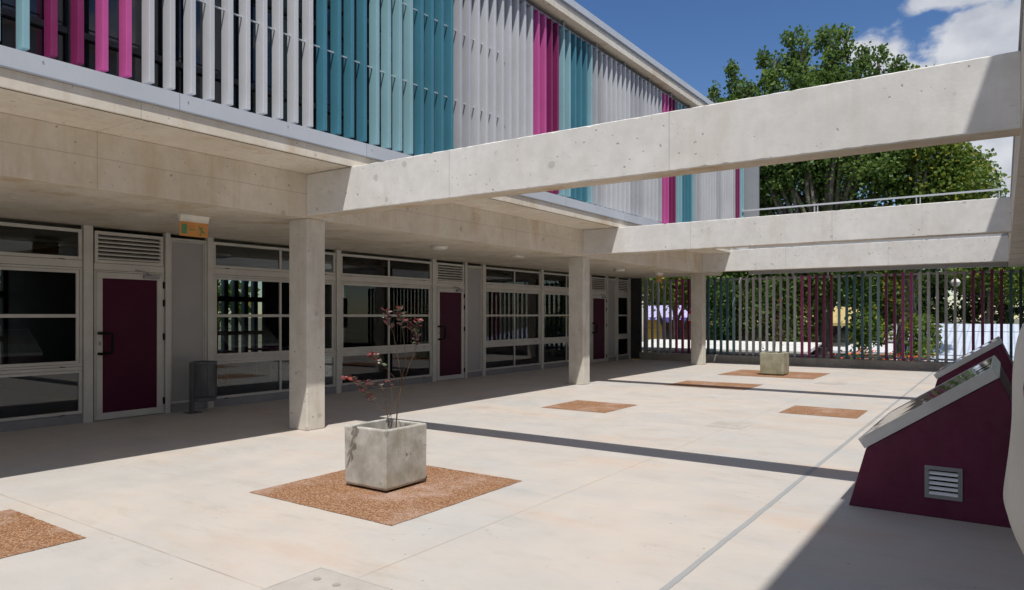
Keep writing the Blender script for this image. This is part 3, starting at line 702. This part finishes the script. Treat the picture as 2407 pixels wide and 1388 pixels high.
def exit_sign(yc, lb, ang=0):
    E_ = thing('exit_sign', lb, 'exit sign', (-8.41, yc, 2.755), 'emergency exit signs hanging from the soffit')
    E_.rotation_euler.z = ang
    X0 = -8.41; w = .19
    MB().prism([(X0 - .05, 2.7545), (X0 + .05, 2.7545), (X0 + .022, 2.70), (X0 + .022, 2.672), (X0 - .022, 2.672), (X0 - .022, 2.70)], yc - w, yc + w).obj('housing', M['white'], E_, bevel=.002)
    MB().box(X0 - .026, X0 + .05, yc - w - .02, yc + w + .02, 2.748, 2.7543).obj('mount', M['white'], E_)
    pl = MB().box(X0 - .004, X0 + .004, yc - w, yc + w, 2.49, 2.6715).obj('sign_plate', M['orange'], E_)
    g = MB(); gx0, gx1 = X0 + .0045, X0 + .0065
    # door symbol, arrow and running figure
    g.box(gx0, gx1, yc - .165, yc - .095, 2.52, 2.64)
    mm = g
    for k in range(4): pass
    g.v += []
    def poly(pts):
        b = len(g.v); n = len(pts)
        for xx in (gx0, gx1):
            for a, c_ in pts: g.v.append((xx, yc + a, c_))
        g.add([tuple(b + i for i in range(n)), tuple(b + n + i for i in reversed(range(n)))]); g.add([(b + i, b + n + i, b + n + (i + 1) % n, b + (i + 1) % n) for i in range(n)])
    poly([(-.062, 2.578), (-.04, 2.598), (-.04, 2.584), (.015, 2.584), (.015, 2.572), (-.04, 2.572), (-.04, 2.558)])
    poly([(.06, 2.632), (.075, 2.640), (.08, 2.625), (.068, 2.617)])
    poly([(.072, 2.618), (.088, 2.612), (.118, 2.57), (.108, 2.558), (.09, 2.575)])
    poly([(.108, 2.566), (.118, 2.575), (.150, 2.545), (.142, 2.535), (.118, 2.552)])
    poly([(.10, 2.568), (.112, 2.562), (.092, 2.535), (.088, 2.508), (.077, 2.508), (.082, 2.54)])
    poly([(.085, 2.606), (.112, 2.618), (.128, 2.602), (.121, 2.596), (.110, 2.606), (.088, 2.597)])
    poly([(.075, 2.606), (.062, 2.59), (.05, 2.588), (.05, 2.581), (.066, 2.582), (.083, 2.598)])
    g.obj('symbols', M['green'], pl, fixn=True)
    # wavy smoke strokes
    h = MB()
    for k in range(3): h.box(gx0, gx1, yc - .06 + k * .028, yc - .052 + k * .028, 2.60, 2.632)
    h.obj('strokes', plain('sign_red', (.62, .17, .08), .5), pl)
exit_sign(5.03, 'orange emergency exit sign with green running figure, hanging above the first maroon door')
exit_sign(19.75, 'small orange exit sign hanging from the soffit at the far end by the third column')

# ---------------------------------------------------------------- cover plates
def cover(cx, cy, w, d, lb, bolts=True, mat=None):
    C_ = thing('inspection_cover', lb, 'inspection cover', (cx, cy, 0), 'inspection covers let into the courtyard floor')
    MB().box(cx - w / 2, cx + w / 2, cy - d / 2, cy + d / 2, -.02, .004).obj('plate', mat or plain('cover_concrete', (.45, .42, .38), .7, 0, .3, .12), C_)
    fr = MB(); e_ = .012
    fr.box(cx - w / 2 - e_, cx + w / 2 + e_, cy - d / 2 - e_, cy - d / 2 - .001, -.02, .0055).box(cx - w / 2 - e_, cx + w / 2 + e_, cy + d / 2 + .001, cy + d / 2 + e_, -.02, .0055)
    fr.box(cx - w / 2 - e_, cx - w / 2 - .001, cy - d / 2, cy + d / 2, -.02, .0055).box(cx + w / 2 + .001, cx + w / 2 + e_, cy - d / 2, cy + d / 2, -.02, .0055)
    fr.obj('rim', plain('cover_rim', (.49, .47, .44), .7, 0, .3, .1), C_)
    if bolts:
        for dx in (-.16, .0, .16):
            for dy_ in (-.12, .12): MB().lathe([(.022, 0), (.022, .0035), (.001, .0036)], (cx + dx, cy + dy_, .0042), 14).obj('bolt', plain('bolt_grey', (.34, .32, .30), .5), C_)
cover(-3.03, 2.53, .56, .50, 'pale inspection cover with round bolts at the bottom edge of the photo')
cover(-3.07, 9.58, .46, .52, 'pale inspection cover in the middle of the courtyard by the floor joint', False)
cover(-3.10, 16.7, .58, .50, 'faint inspection cover near the far planter', False)

# ---------------------------------------------------------------- outside: trees
def leaf_material(name, dark, mid, light, yel, yamt):
    t = MT(name)
    n = t.noise(.9, 3); n2 = t.noise(7, 2)
    c = t.mix(t.mp(n2, .35, .65), dark, mid); c = t.mix(t.mp(n, .45, .7), c, light)
    at = N(t.t, 'ShaderNodeAttribute'); at.attribute_name = 'tone'
    c = t.mix(t.math('GREATER_THAN', at.outputs['Fac'], 1 - yamt), c, yel)
    c = t.mix(t.math('MULTIPLY', at.outputs['Fac'], .25), c, light)
    tl = N(t.t, 'ShaderNodeBsdfTranslucent'); t.L(c, tl.inputs[0]); t.fin(c, .5, 0, .35)
    mx = N(t.t, 'ShaderNodeMixShader'); mx.inputs[0].default_value = .42; t.L(t.b.outputs[0], mx.inputs[1]); t.L(tl.outputs[0], mx.inputs[2]); t.L(mx.outputs[0], t.out.inputs[0])
    return t.m
M['lf_mid'] = leaf_material('leaf_mid', (.06, .115, .026), (.105, .185, .04), (.18, .28, .07), (.28, .30, .06), .03)
M['lf_yel'] = leaf_material('leaf_yellowing', (.07, .13, .022), (.13, .21, .035), (.21, .29, .05), (.42, .36, .05), .10)
M['lf_dark'] = leaf_material('leaf_dark', (.022, .045, .014), (.04, .075, .02), (.07, .11, .03), (.2, .2, .04), .02)
t = MT('tree_bark'); c = t.mix(t.mp(t.noise(5, 6, .7, scale=(1, 1, .3)), .35, .65), (.11, .095, .075), (.24, .215, .18)); t.bump(t.noise(14, 5), .8, .03)
M['bark'] = t.fin(c, .9)
def crown_mesh(name, blobs, n_leaf, size, mat, parent, seed):
    """blobs: (cx, cy, cz, rx, ry, rz). leaves gather into clumps on and inside each lobe"""
    g = np.random.default_rng(seed)
    vol = np.array([b[3] * b[4] * b[5] for b in blobs]) ** .55; vol /= vol.sum()
    P_ = []; 
    for b, w in zip(blobs, vol):
        n = int(n_leaf * w); nc = max(4, n // 55)
        d = g.normal(size=(nc, 3)); d /= np.linalg.norm(d, axis=1)[:, None]
        r = g.uniform(.25, 1, nc) ** .45
        cc = np.array(b[:3]) + d * r[:, None] * np.array(b[3:6])
        cr_ = np.minimum(g.uniform(.32, .72, nc), max(.3, b[3] * .62))
        idx = g.integers(0, nc, n)
        off = g.normal(size=(n, 3)); off *= (g.random(n) ** .42 / np.linalg.norm(off, axis=1))[:, None]; off[:, 2] *= 1.2
        P_.append(cc[idx] + off * cr_[idx][:, None])
    P_ = np.concatenate(P_); n = len(P_)
    d = g.normal(size=(n, 3)); d[:, 2] -= .35; d /= np.linalg.norm(d, axis=1)[:, None]
    u = g.normal(size=(n, 3)); a = np.cross(d, u); a /= np.linalg.norm(a, axis=1)[:, None]; nn = np.cross(a, d)
    s = size * g.uniform(.6, 1.25, n)[:, None]
    V = np.stack([P_, P_ + d * s * .5 + a * s * .42 + nn * s * .08, P_ + d * s, P_ + d * s * .5 - a * s * .42 + nn * s * .08], 1).reshape(-1, 3)
    me = bpy.data.meshes.new(name); me.vertices.add(4 * n); me.vertices.foreach_set('co', V.ravel().astype(np.float32))
    me.loops.add(4 * n); me.loops.foreach_set('vertex_index', np.arange(4 * n, dtype=np.int32)); me.polygons.add(n)
    me.polygons.foreach_set('loop_start', np.arange(0, 4 * n, 4, dtype=np.int32)); me.polygons.foreach_set('loop_total', np.full(n, 4, np.int32))
    me.update(calc_edges=True); me.validate(); me.materials.append(mat)
    at = me.attributes.new('tone', 'FLOAT', 'POINT'); at.data.foreach_set('value', np.repeat(g.random(n), 4).astype(np.float32))
    o = bpy.data.objects.new(name, me); col.objects.link(o); o.parent = parent; o.matrix_parent_inverse = parent_world(parent).inverted()
    return o
def tree(x_, y_, lb, blobs, n_leaf, size, mat, seed, r=.3, lean=(0, 0), forks=None, ztop=None, group=None):
    g = random.Random(seed); T_ = thing('tree', lb, 'tree', (x_, y_, -2.6), group)
    tr = MB(); zc = min(b[2] - b[5] * .2 for b in blobs); zt = ztop or (sum(b[2] for b in blobs) / len(blobs))
    main = [(x_ + lean[0] * f + g.uniform(-.1, .1), y_ + lean[1] * f, -2.62 + (zt + 2.6) * f) for f in (0, .15, .35, .55, .75, 1)]
    tr.tube(main, [r * 1.25, r, r * .85, r * .7, r * .5, r * .2], 10)
    for b in blobs:
        f = g.uniform(.35, .75); k = f * 5; i = min(int(k), 4); st = Vector(main[i]).lerp(Vector(main[i + 1]), k - i)
        e_ = Vector(b[:3]); mid = st.lerp(e_, .5) + Vector((g.uniform(-.3, .3), g.uniform(-.3, .3), -.25))
        tr.tube([st, mid, e_, e_ + Vector((g.uniform(-.3, .3), 0, b[5] * .6))], [r * .42, r * .3, r * .16, .02], 7)
        for _ in range(5):
            d = Vector((g.uniform(-1, 1) * b[3], g.uniform(-1, 1) * b[4], g.uniform(-.3, .9) * b[5])) * .8
            tr.tube([e_, e_ + d * .5 + Vector((0, 0, .1)), e_ + d], [r * .14, r * .08, .012], 5)
    tr.obj('trunk', M['bark'], T_, smooth=True)
    crown_mesh('crown', blobs, n_leaf, size, mat, T_, seed)
# big tree behind the far end: many upright lobes
gA = random.Random(3)
blA = []
# (x, top z) silhouette read as upright shoots
for xx, zt_, w_ in ((-10.2, 11.3, .42), (-9.35, 12.1, .42), (-8.75, 11.2, .5), (-8.2, 12.2, .5), (-7.1, 13.0, .42), (-7.6, 12.0, .45), (-6.55, 12.4, .4), (-5.85, 12.9, .45), (-5.4, 12.3, .4), (-5.0, 12.5, .35), (-4.5, 12.0, .4), (-3.9, 11.4, .45), (-3.35, 11.4, .35)):
    yy_ = 30 + gA.uniform(-.6, .6)
    blA.append((xx, yy_, zt_ - .62, w_ * .62, w_ * .7, .85)); blA.append((xx + .05, yy_, zt_ - 2.3, w_ * 1.15, w_ * 1.3, 1.2)); blA.append((xx + .1, yy_ + .3, zt_ - 4.0, w_ * 1.6, 1.1, 1.3))
for xx, zz_, rx, rz in ((-10.1, 9.3, .8, 1.2), (-9.2, 9.0, .9, 1.6), (-10.7, 9.9, .4, .7), (-6.0, 10.2, 1.0, 1.2), (-4.4, 9.6, .9, 1.2), (-9.2, 6.2, 1.3, 1.5), (-7.2, 6.8, 1.7, 1.9), (-5.2, 7.2, 1.7, 2.0), (-8.2, 4.2, 1.4, 1.2), (-6.4, 4.0, 1.4, 1.2), (-7.4, 2.6, 1.2, .9), (-5.2, 3.2, 1.1, 1.3), (-9.4, 3.2, .9, 1.1)):
    blA.append((xx, 30.2 + gA.uniform(-.6, .9), zz_, rx, 1.7, rz))
tree(-5.95, 30, 'tall broad green tree with upright shoots rising behind the farthest beam', blA, 90000, .15, M['lf_mid'], 11, .30, (.15, .4), ztop=9)
blB = []
for xx, zt_ in ((-3.0, 10.9), (-2.5, 11.2), (-1.7, 9.0), (-1.1, 7.8)):
    blB.append((xx, 30.8 + gA.uniform(-.6, .6), zt_ - 1.5, .7, .9, 1.3))
for xx, zz_, rx, rz in ((-3.2, 7.6, 1.2, 1.7), (-1.9, 6.6, 1.1, 1.5), (-.75, 5.8, .7, .9), (-2.8, 4.6, 1.3, 1.3), (-1.4, 4.5, .9, .9), (-3.6, 2.2, .9, .9), (-4.3, 5.0, .9, 1.0), (-4.5, 3.6, .8, .8), (-4.3, 1.0, .6, .8), (-2.5, .7, .5, .8)):
    blB.append((xx, 30.6 + gA.uniform(-.6, .6), zz_, rx, 1.3, rz))
tree(-3.65, 30.6, 'yellowing tree leaning right, beside the tall green tree', blB, 36000, .15, M['lf_yel'], 12, .24, (1.3, 0), ztop=7)
tree(-12.4, 31, 'bright leafy tree behind the left end of the fence', [(-13.6, 31, 3.2, 1.6, 1.4, 1.1), (-11.6, 31, 3.0, 1.6, 1.4, 1.2), (-10.2, 31.5, 4.4, 1.4, 1.3, 1.5), (-12.6, 31.4, 4.8, 1.7, 1.3, 1.2), (-10.6, 31, 1.9, .9, 1.0, .8)], 14000, .17, M['lf_yel'], 13, .2)
tree(-8.9, 29.5, 'low leafy tree with thin stems just beyond the middle of the fence', [(-9.2, 29.4, 2.0, 1.2, .9, 1.0), (-7.9, 29.5, 1.7, 1.0, .9, 1.1), (-8.4, 29.8, 3.0, 1.4, .9, .9), (-6.7, 29.6, 1.2, .8, .7, .9), (-9.6, 29.6, .9, .6, .6, .7), (-7.2, 29.6, 2.3, .9, .7, .8), (-10.4, 29.5, 2.6, .8, .7, 1.0)], 13000, .15, M['lf_mid'], 14, .09)
dk = [(-2.2, 47, 2.9, 1.9, 1.6, 1.9), (.2, 47, 3.3, 2.2, 1.6, 2.2), (2.6, 47, 3.2, 2.0, 1.6, 2.2), (-.8, 48, 4.9, 1.8, 1.4, 1.3), (1.8, 48, 5.2, 1.6, 1.4, 1.3)]
tree(.3, 47, 'dense dark tree behind the corrugated roof', dk, 15000, .24, M['lf_dark'], 15, .3)
tree(-5.2, 46.5, 'dark rounded tree far behind the leaning trunk', [(-5.6, 46.5, 2.9, 2.0, 1.5, 2.1), (-3.9, 47, 2.6, 1.6, 1.5, 1.8), (-7.4, 46.8, 3.3, 1.7, 1.4, 2.0)], 10000, .24, M['lf_dark'], 16, .28)
tree(-20.3, 48, 'far dark tree above the lilac roof', [(-20.5, 48, 3.2, 2.4, 1.5, 2.0), (-17.6, 48, 3.4, 2.2, 1.5, 2.1), (-14.4, 48, 3.6, 2.4, 1.5, 2.3), (-11.2, 48, 3.2, 2.2, 1.5, 2.2), (-23.5, 48, 3.0, 2.0, 1.5, 1.9)], 17000, .26, M['lf_dark'], 17, .3)
tree(-.6, 43.5, 'yellow-green tree above the corrugated roof near the lamp', [(-1.1, 43.5, 3.9, 1.1, .8, 1.2), (.3, 43.5, 3.2, .9, .8, 1.1), (-.4, 43.5, 5.1, 1.0, .8, .9)], 6000, .17, M['lf_yel'], 18, .12)
tree(-31, 14, 'leafy tree behind the building, seen through its rear windows', [(-31, 14, 2.2, 2.6, 2.6, 1.6), (-31, 19, 2.0, 2.6, 2.6, 1.5), (-31, 9, 1.9, 2.6, 2.6, 1.3)], 6000, .3, M['lf_yel'], 19, .2)

# flowering hedge
t = MT('hedge_leaf'); at = N(t.t, 'ShaderNodeAttribute'); at.attribute_name = 'tone'
c = t.mix(t.math('GREATER_THAN', at.outputs['Fac'], .62), (.09, .16, .03), (.75, .14, .015)); M['hedge'] = t.fin(c, .6)
hh = bpy.data.objects.new('tmp_parent', None); col.objects.link(hh)
hg = crown_mesh('flowering_hedge', [(-4.7 + i * .5, 25.9 + .1 * (i % 2), -.75 + .12 * (i % 3), .55, .4, .75) for i in range(6)] , 7000, .10, M['hedge'], hh, 31)
hg.parent = None; bpy.data.objects.remove(hh); tag(hg, kind='stuff')
hg2 = hg

# ---------------------------------------------------------------- outside: houses
def corr(name, base, axis_scale=(1, 0, 0), pitch=.09, stain=(.35, .25, .18)):
    t = MT(name); x, y, z = t.xyz()
    w = t.math('SINE', t.math('MULTIPLY', x, 2 * math.pi / pitch))
    c = t.mix(t.mp(w, -1, -.2, .5, 0), base, tuple(v * .5 for v in base)); c = t.mix(t.math('MULTIPLY', t.mp(t.noise(1.4, 5, .7), .52, .7), .4), c, stain)
    return t.fin(c, .55, .1)
M['corr_blue'] = corr('corrugated_blue_white', (.60, .67, .80), pitch=.21)
M['corr_grey'] = corr('corrugated_grey', (.45, .45, .47), pitch=.2)
M['lilac'] = corr('lilac_tiles', (.55, .50, .78), pitch=.35, stain=(.6, .55, .7))
M['yellow'] = plain('yellow_wall', (.72, .45, .08), .8); M['purple'] = plain('purple_paint', (.13, .10, .42), .7)
t = MT('brick'); br_ = N(t.t, 'ShaderNodeTexBrick'); br_.inputs['Color1'].default_value = (.12, .045, .03, 1); br_.inputs['Color2'].default_value = (.18, .07, .045, 1); br_.inputs['Mortar'].default_value = (.2, .17, .14, 1); br_.inputs['Scale'].default_value = 3.2
mp_ = N(t.t, 'ShaderNodeMapping'); mp_.inputs['Rotation'].default_value = (R(90), 0, 0); t.L(t.P, mp_.inputs[0]); t.L(mp_.outputs[0], br_.inputs['Vector']); M['brick'] = t.fin(br_.outputs[0], .9)
M['cream'] = plain('cream_wall', (.62, .57, .45), .85)
H1 = thing('house', 'house with lilac roof, yellow and brick walls behind the left end of the fence', 'house', (-14.5, 42, -2.6))
MB().box(-20.5, -16.8, 40.3, 46, -2.6, 1.25).obj('yellow_wall', M['yellow'], H1)
MB().box(-16.79, -9.6, 40.5, 46, -2.6, 1.25).obj('brick_wall', M['brick'], H1)
r1 = MB().prism([(39.4, 1.22), (46.6, 1.22), (43.0, 2.12), ], -21, -9.2, ax=0).obj('roof', M['lilac'], H1)
val = MB()
for i in range(24):
    x0 = -20.8 + i * .48
    val.v += [(x0, 39.38, 1.36), (x0 + .48, 39.38, 1.36), (x0 + .24, 39.38, 1.02), (x0, 39.42, 1.36), (x0 + .48, 39.42, 1.36), (x0 + .24, 39.42, 1.02)]
    b = len(val.v) - 6; val.add([(b, b + 1, b + 2), (b + 3, b + 5, b + 4), (b, b + 2, b + 5, b + 3), (b + 1, b + 4, b + 5, b + 2)])
val.obj('fretwork', M['purple'], r1)
MB().box(-16.95, -16.78, 40.22, 40.29, -2.6, 1.2).obj('corner_post', M['purple'], H1)
w1 = MB().box(-14.1, -13.2, 40.42, 40.49, -.4, .95).obj('window', M['purple'], H1); MB().box(-14.0, -13.3, 40.38, 40.41, -.3, .85).obj('pane', M['dark_panel'], w1)
H2 = thing('market_shed', 'long low shed with pale flat awning just beyond the fence', 'shed', (-8.7, 27, -2.6))
MB().prism([(25.0, .20), (25.1, .14), (27.4, .44), (27.4, .50), (25.0, .27)], -12.0, -5.4, ax=0).obj('awning', plain('awning_white', (.72, .72, .68), .6, 0, .4, .15), H2)
MB().box(-12.0, -5.4, 27.4, 28.4, -2.6, .30).obj('wall', M['dark_panel'], H2)
mb = MB()
for xx in (-11.9, -10.3, -8.7, -7.1, -5.5): mb.box(xx, xx + .06, 25.1, 25.16, -2.6, .13)
mb.obj('post', M['steel'], H2)
mb = MB().box(-10.9, -9.9, 25.8, 26.4, -2.6, -.55); mb.box(-8.3, -7.5, 25.8, 26.3, -2.6, -.4); mb.obj('counter', M['cream'], H2)
H3 = thing('corrugated_shed', 'shed with a large pale blue corrugated metal roof beyond the fence', 'shed', (0, 34, -2.6))
rr = MB().prism([(28, -.42), (40, 1.02), (40, 1.08), (28, -.34)], -3.4, 3.6, ax=0).obj('roof', M['corr_blue'], H3)
MB().box(-3.2, 3.4, 28.5, 40, -2.6, -.45).obj('wall', M['cream'], H3)
H4 = thing('grey_roof_house', 'house with grey corrugated roofs and pale wall between the tree trunks', 'house', (-5.5, 46, -2.6))
MB().prism([(41.0, .10), (45.2, .92), (45.2, 1.0), (41.0, .18)], -7.6, -3.9, ax=0).obj('roof', M['corr_grey'], H4)
MB().box(-7.5, -3.95, 41.3, 45.1, -2.6, .12).obj('wall', M['cream'], H4)
MB().prism([(37.0, -.35), (40.8, -.02), (40.8, .04), (37.0, -.28)], -7.9, -3.8, ax=0).obj('lean_to_roof', plain('white_sheet', (.7, .7, .72), .5), H4)
H5 = thing('yellow_house', 'pale yellow gabled house hidden behind the trees', 'house', (-10, 44, -2.6))
MB().box(-11.0, -7.8, 39.0, 45, -2.6, .9).obj('wall', M['brick'], H5)
MB().prism([(38.6, .95), (45.4, .95), (45.4, 1.1), (42, 1.95), (38.6, 1.1)], -13.4, -6.2, ax=0).obj('roof', plain('yellow_roof', (.50, .38, .15), .7), H5)

# lamp post
LP = thing('street_lamp', 'grey street lamp pole with a round globe lamp in front of the corrugated roof', 'street lamp', (-1.28, 27, -2.6))
MB().tube([(-1.28, 27, -2.6), (-1.28, 27, 1.2)], .055, 12).tube([(-1.28, 27, 1.2), (-1.275, 27, 2.45)], .026, 10).obj('pole', plain('pole_grey', (.42, .41, .38), .7), LP, smooth=True)
MB().lathe([(.03, -.02), (.05, 0), (.1, .03), (.135, .09), (.14, .13), (.12, .19), (.07, .235), (.01, .25)], (-1.275, 27, 2.43), 20).obj('globe', M['opal'], LP, smooth=True)
MB().lathe([(.142, 0), (.145, .01), (.142, .02)], (-1.275, 27, 2.54), 20).obj('globe_ring', M['steel'], LP)
WR = MB()
for (z0, z1, yy) in ((.35, .25, 26.6), (.22, .10, 26.6), (2.6, 2.2, 33)):
    pts = []
    for i in range(21):
        u = i / 20; pts.append((-9 + 15 * u, yy + u * .6, z0 + (z1 - z0) * u - .35 * 4 * u * (1 - u) * .3))
    WR.tube(pts, .011, 5, caps=False)
tag(WR.obj('overhead_wires', M['black']), 'thin dark cables strung over the street beyond the fence', 'cable')
MB_ = MB().tube([(-16.3, 36, -2.6), (-16.3, 36, 2.9)], [.07, .05], 8); tag(MB_.obj('utility_pole', plain('pole_wood', (.45, .42, .38), .8), smooth=True), 'pale slim pole in front of the lilac-roofed house', 'pole')

# ---------------------------------------------------------------- person at the right edge, in profile, facing the courtyard
PN = thing('person', 'person in a loose pale shirt with a dark strap, cut off by the right edge', 'person', (.19, 1.72, 0))
px, py = .19, 1.72
def ring(cx, cy, rx, ry, z, n=28, wob=0, ph=0):
    out = []
    for k in range(n):
        a = 2 * math.pi * k / n; w = 1 + wob * math.sin(5 * a + ph) + wob * .6 * math.sin(9 * a - ph)
        out.append((cx + rx * w * math.cos(a), cy + ry * w * math.sin(a), z))
    return out
# body: one continuous skinned figure
verts = {'pel': (px, py, .95), 'sp': (px, py, 1.15), 'ch': (px + .01, py, 1.38), 'nk': (px, py, 1.53), 'hd0': (px - .01, py, 1.62), 'hd1': (px - .01, py, 1.72), 'hd2': (px, py, 1.80),
         'shL': (px + .01, py - .18, 1.45), 'elL': (px + .03, py - .23, 1.16), 'wrL': (px - .02, py - .22, .91), 'hnL': (px - .03, py - .21, .83),
         'shR': (px + .01, py + .18, 1.45), 'elR': (px + .03, py + .23, 1.16), 'wrR': (px - .02, py + .22, .91), 'hnR': (px - .03, py + .21, .83),
         'hpL': (px, py - .09, .90), 'knL': (px - .01, py - .10, .50), 'anL': (px + .02, py - .10, .09), 'toL': (px - .13, py - .11, .03),
         'hpR': (px, py + .09, .90), 'knR': (px - .01, py + .10, .50), 'anR': (px + .02, py + .10, .09), 'toR': (px - .13, py + .11, .03)}
rad = {'pel': .12, 'sp': .11, 'ch': .12, 'nk': .055, 'hd0': .07, 'hd1': .085, 'hd2': .07, 'shL': .055, 'elL': .04, 'wrL': .027, 'hnL': .03, 'shR': .055, 'elR': .04, 'wrR': .027, 'hnR': .03,
       'hpL': .085, 'knL': .055, 'anL': .04, 'toL': .03, 'hpR': .085, 'knR': .055, 'anR': .04, 'toR': .03}
ed = [('pel', 'sp'), ('sp', 'ch'), ('ch', 'nk'), ('nk', 'hd0'), ('hd0', 'hd1'), ('hd1', 'hd2'), ('ch', 'shL'), ('shL', 'elL'), ('elL', 'wrL'), ('wrL', 'hnL'), ('ch', 'shR'), ('shR', 'elR'), ('elR', 'wrR'), ('wrR', 'hnR'),
      ('pel', 'hpL'), ('hpL', 'knL'), ('knL', 'anL'), ('anL', 'toL'), ('pel', 'hpR'), ('hpR', 'knR'), ('knR', 'anR'), ('anR', 'toR')]
for s_, hn in (('L', 'hnL'), ('R', 'hnR')):
    hx, hy, hz = verts[hn]
    for i, (dy_, ln) in enumerate(((-.028, .060), (-.010, .072), (.009, .068), (.026, .054))):
        a_, b_ = f'f{s_}{i}a', f'f{s_}{i}b'
        verts[a_] = (hx - .008 , hy + dy_, hz - .035); verts[b_] = (hx - .018, hy + dy_ * 1.1, hz - .035 - ln); rad[a_] = .0095; rad[b_] = .007; ed += [(hn, a_), (a_, b_)]
    verts['th' + s_] = (hx - .045, hy - .005, hz - .03); rad['th' + s_] = .010; ed.append((hn, 'th' + s_))
names = list(verts); me = bpy.data.meshes.new('body'); me.from_pydata([verts[k] for k in names], [(names.index(a), names.index(b)) for a, b in ed], [])
M['skin'] = plain('skin', (.50, .30, .21), .55, 0, .4, .08, 6)
me.materials.append(M['skin']); bo = bpy.data.objects.new('body', me); col.objects.link(bo)
sk = bo.modifiers.new('skin', 'SKIN'); sk.use_smooth_shade = True
for v_, k in zip(me.skin_vertices[0].data, names): v_.radius = (rad[k], rad[k]); v_.use_root = (k == 'pel')
ss = bo.modifiers.new('sub', 'SUBSURF'); ss.levels = 2; ss.render_levels = 2
bo.parent = PN; bo.matrix_parent_inverse = parent_world(PN).inverted()
# head shell with face in profile (nose to -x), ears, hair
hd = MB(); hx = px - .005
prof = [(1.585, .045, .05, .0), (1.60, .068, .058, -.012), (1.63, .083, .066, -.012), (1.66, .088, .070, -.008), (1.70, .094, .074, -.004), (1.74, .098, .076, 0), (1.78, .094, .073, .004), (1.81, .078, .060, .006), (1.83, .045, .038, .008)]
hd.loft([ring(hx + c_, py, a, b, z_) for z_, a, b, c_ in prof])
nose = [(hx - .088, 1.735), (hx - .118, 1.70), (hx - .112, 1.692), (hx - .086, 1.690)]
hd.prism(nose, py - .011, py + .011)
hd.prism([(hx - .085, 1.672), (hx - .101, 1.668), (hx - .100, 1.655), (hx - .085, 1.65)], py - .022, py + .022)
for s_ in (-1, 1): hd.loft([ring(hx + .008, py + s_ * .073, .012, .006, 1.69, 10), ring(hx + .012, py + s_ * .08, .022, .007, 1.715, 10), ring(hx + .012, py + s_ * .078, .018, .006, 1.745, 10)])
hd.obj('head', M['skin'], PN, smooth=True)
ey = MB()
for s_ in (-1, 1): ey.lathe([(.002, -.012), (.010, -.008), (.012, 0), (.010, .008), (.002, .012)], (hx - .080, py + s_ * .031, 1.722), 10)
ey.obj('eye', M['white'], PN, smooth=True)
hr = MB(); hr.loft([ring(hx + .045, py, .062, .070, 1.63), ring(hx + .032, py, .080, .080, 1.70), ring(hx + .018, py, .092, .083, 1.755), ring(hx + .010, py, .102, .082, 1.79), ring(hx + .010, py, .086, .068, 1.825), ring(hx + .012, py, .045, .04, 1.85)])
hr.obj('hair', plain('dark_hair', (.03, .022, .018), .6), PN, smooth=True)
# trousers
M['denim'] = plain('dark_trousers', (.06, .06, .07), .85)
tz = MB()
tz.loft([ring(px, py, .125, .17, 1.05), ring(px, py, .135, .18, .95), ring(px, py, .13, .178, .86)])
for s_ in (-1, 1): tz.loft([ring(px, py + s_ * .09, .115, .088, .88), ring(px - .005, py + s_ * .095, .09, .078, .6), ring(px, py + s_ * .1, .075, .065, .4), ring(px + .02, py + s_ * .1, .07, .062, .08)])
tz.obj('trousers', M['denim'], PN, smooth=True)
sh = MB()
for s_ in (-1, 1): sh.loft([ring(px - .05, py + s_ * .105, .145, .048, .0, 20), ring(px - .05, py + s_ * .105, .145, .048, .03, 20), ring(px - .03, py + s_ * .105, .115, .043, .07, 20), ring(px + .02, py + s_ * .105, .06, .04, .11, 20)])
sh.obj('shoes', M['black'], PN, smooth=True)
# loose shirt: folds follow a waving cross-section, fuller over the belly
t = MT('pale_cotton'); c = t.mix(t.mp(t.noise(4, 4), .3, .7), (.50, .485, .45), (.60, .585, .55)); t.bump(t.noise(11, 3, .5, scale=(1, 1, .35)), .5, .03)
M['shirt'] = t.fin(c, .9, 0, .2)
st = MB(); rg = []
prof = [(1.035, .150, .195, .03), (1.045, .155, .20, .035), (1.07, .172, .206, .035), (1.115, .190, .212, .034), (1.15, .188, .212, .03), (1.22, .182, .207, .024), (1.30, .180, .205, .02), (1.38, .180, .205, .014), (1.44, .174, .205, .010), (1.49, .162, .19, .006), (1.525, .125, .14, .0), (1.545, .070, .075, 0)]
n_ = 72
for i, (z_, a, b, w) in enumerate(prof):
    r_ = []
    for k in range(n_):
        an = 2 * math.pi * k / n_
        f_ = 1 + w * 1.15 * (.8 * math.sin(7 * an + z_ * 6) + .6 * math.sin(13 * an - z_ * 9) + .35 * math.sin(23 * an + z_ * 14)); hem = .02 * math.cos(an * 2) * max(0, (1.09 - z_) / .06)
        r_.append((px + .002 - .012 * max(0, (1.3 - z_)) + a * f_ * math.cos(an), py + b * f_ * math.sin(an), z_ - hem))
    rg.append(r_)
st.loft(rg, caps=False)
for s_ in (-1, 1):
    arm = [(px + .01, py + s_ * .17, 1.475), (px + .015, py + s_ * .215, 1.40), (px + .025, py + s_ * .24, 1.28), (px + .03, py + s_ * .245, 1.19)]
    st.tube(arm, [.065, .078, .08, .082], 20, caps=False)
so = st.obj('shirt', M['shirt'], PN, smooth=True); sm_ = so.modifiers.new('th', 'SOLIDIFY'); sm_.thickness = .003
sb = so.modifiers.new('sub', 'SUBSURF'); sb.levels = 1; sb.render_levels = 2
sp = MB(); pts = []
for i in range(13):
    u = i / 12; an = R(232) - R(19) * math.sin(math.pi * u); z_ = 1.45 - .17 * u; aa = .176 + .006 * u
    pts.append((px + (aa + .004) * math.cos(an), py + (.205 + .004) * math.sin(an), z_))
sp.tube(pts, .007, 6); sp.obj('strap', M['black'], PN, smooth=True)
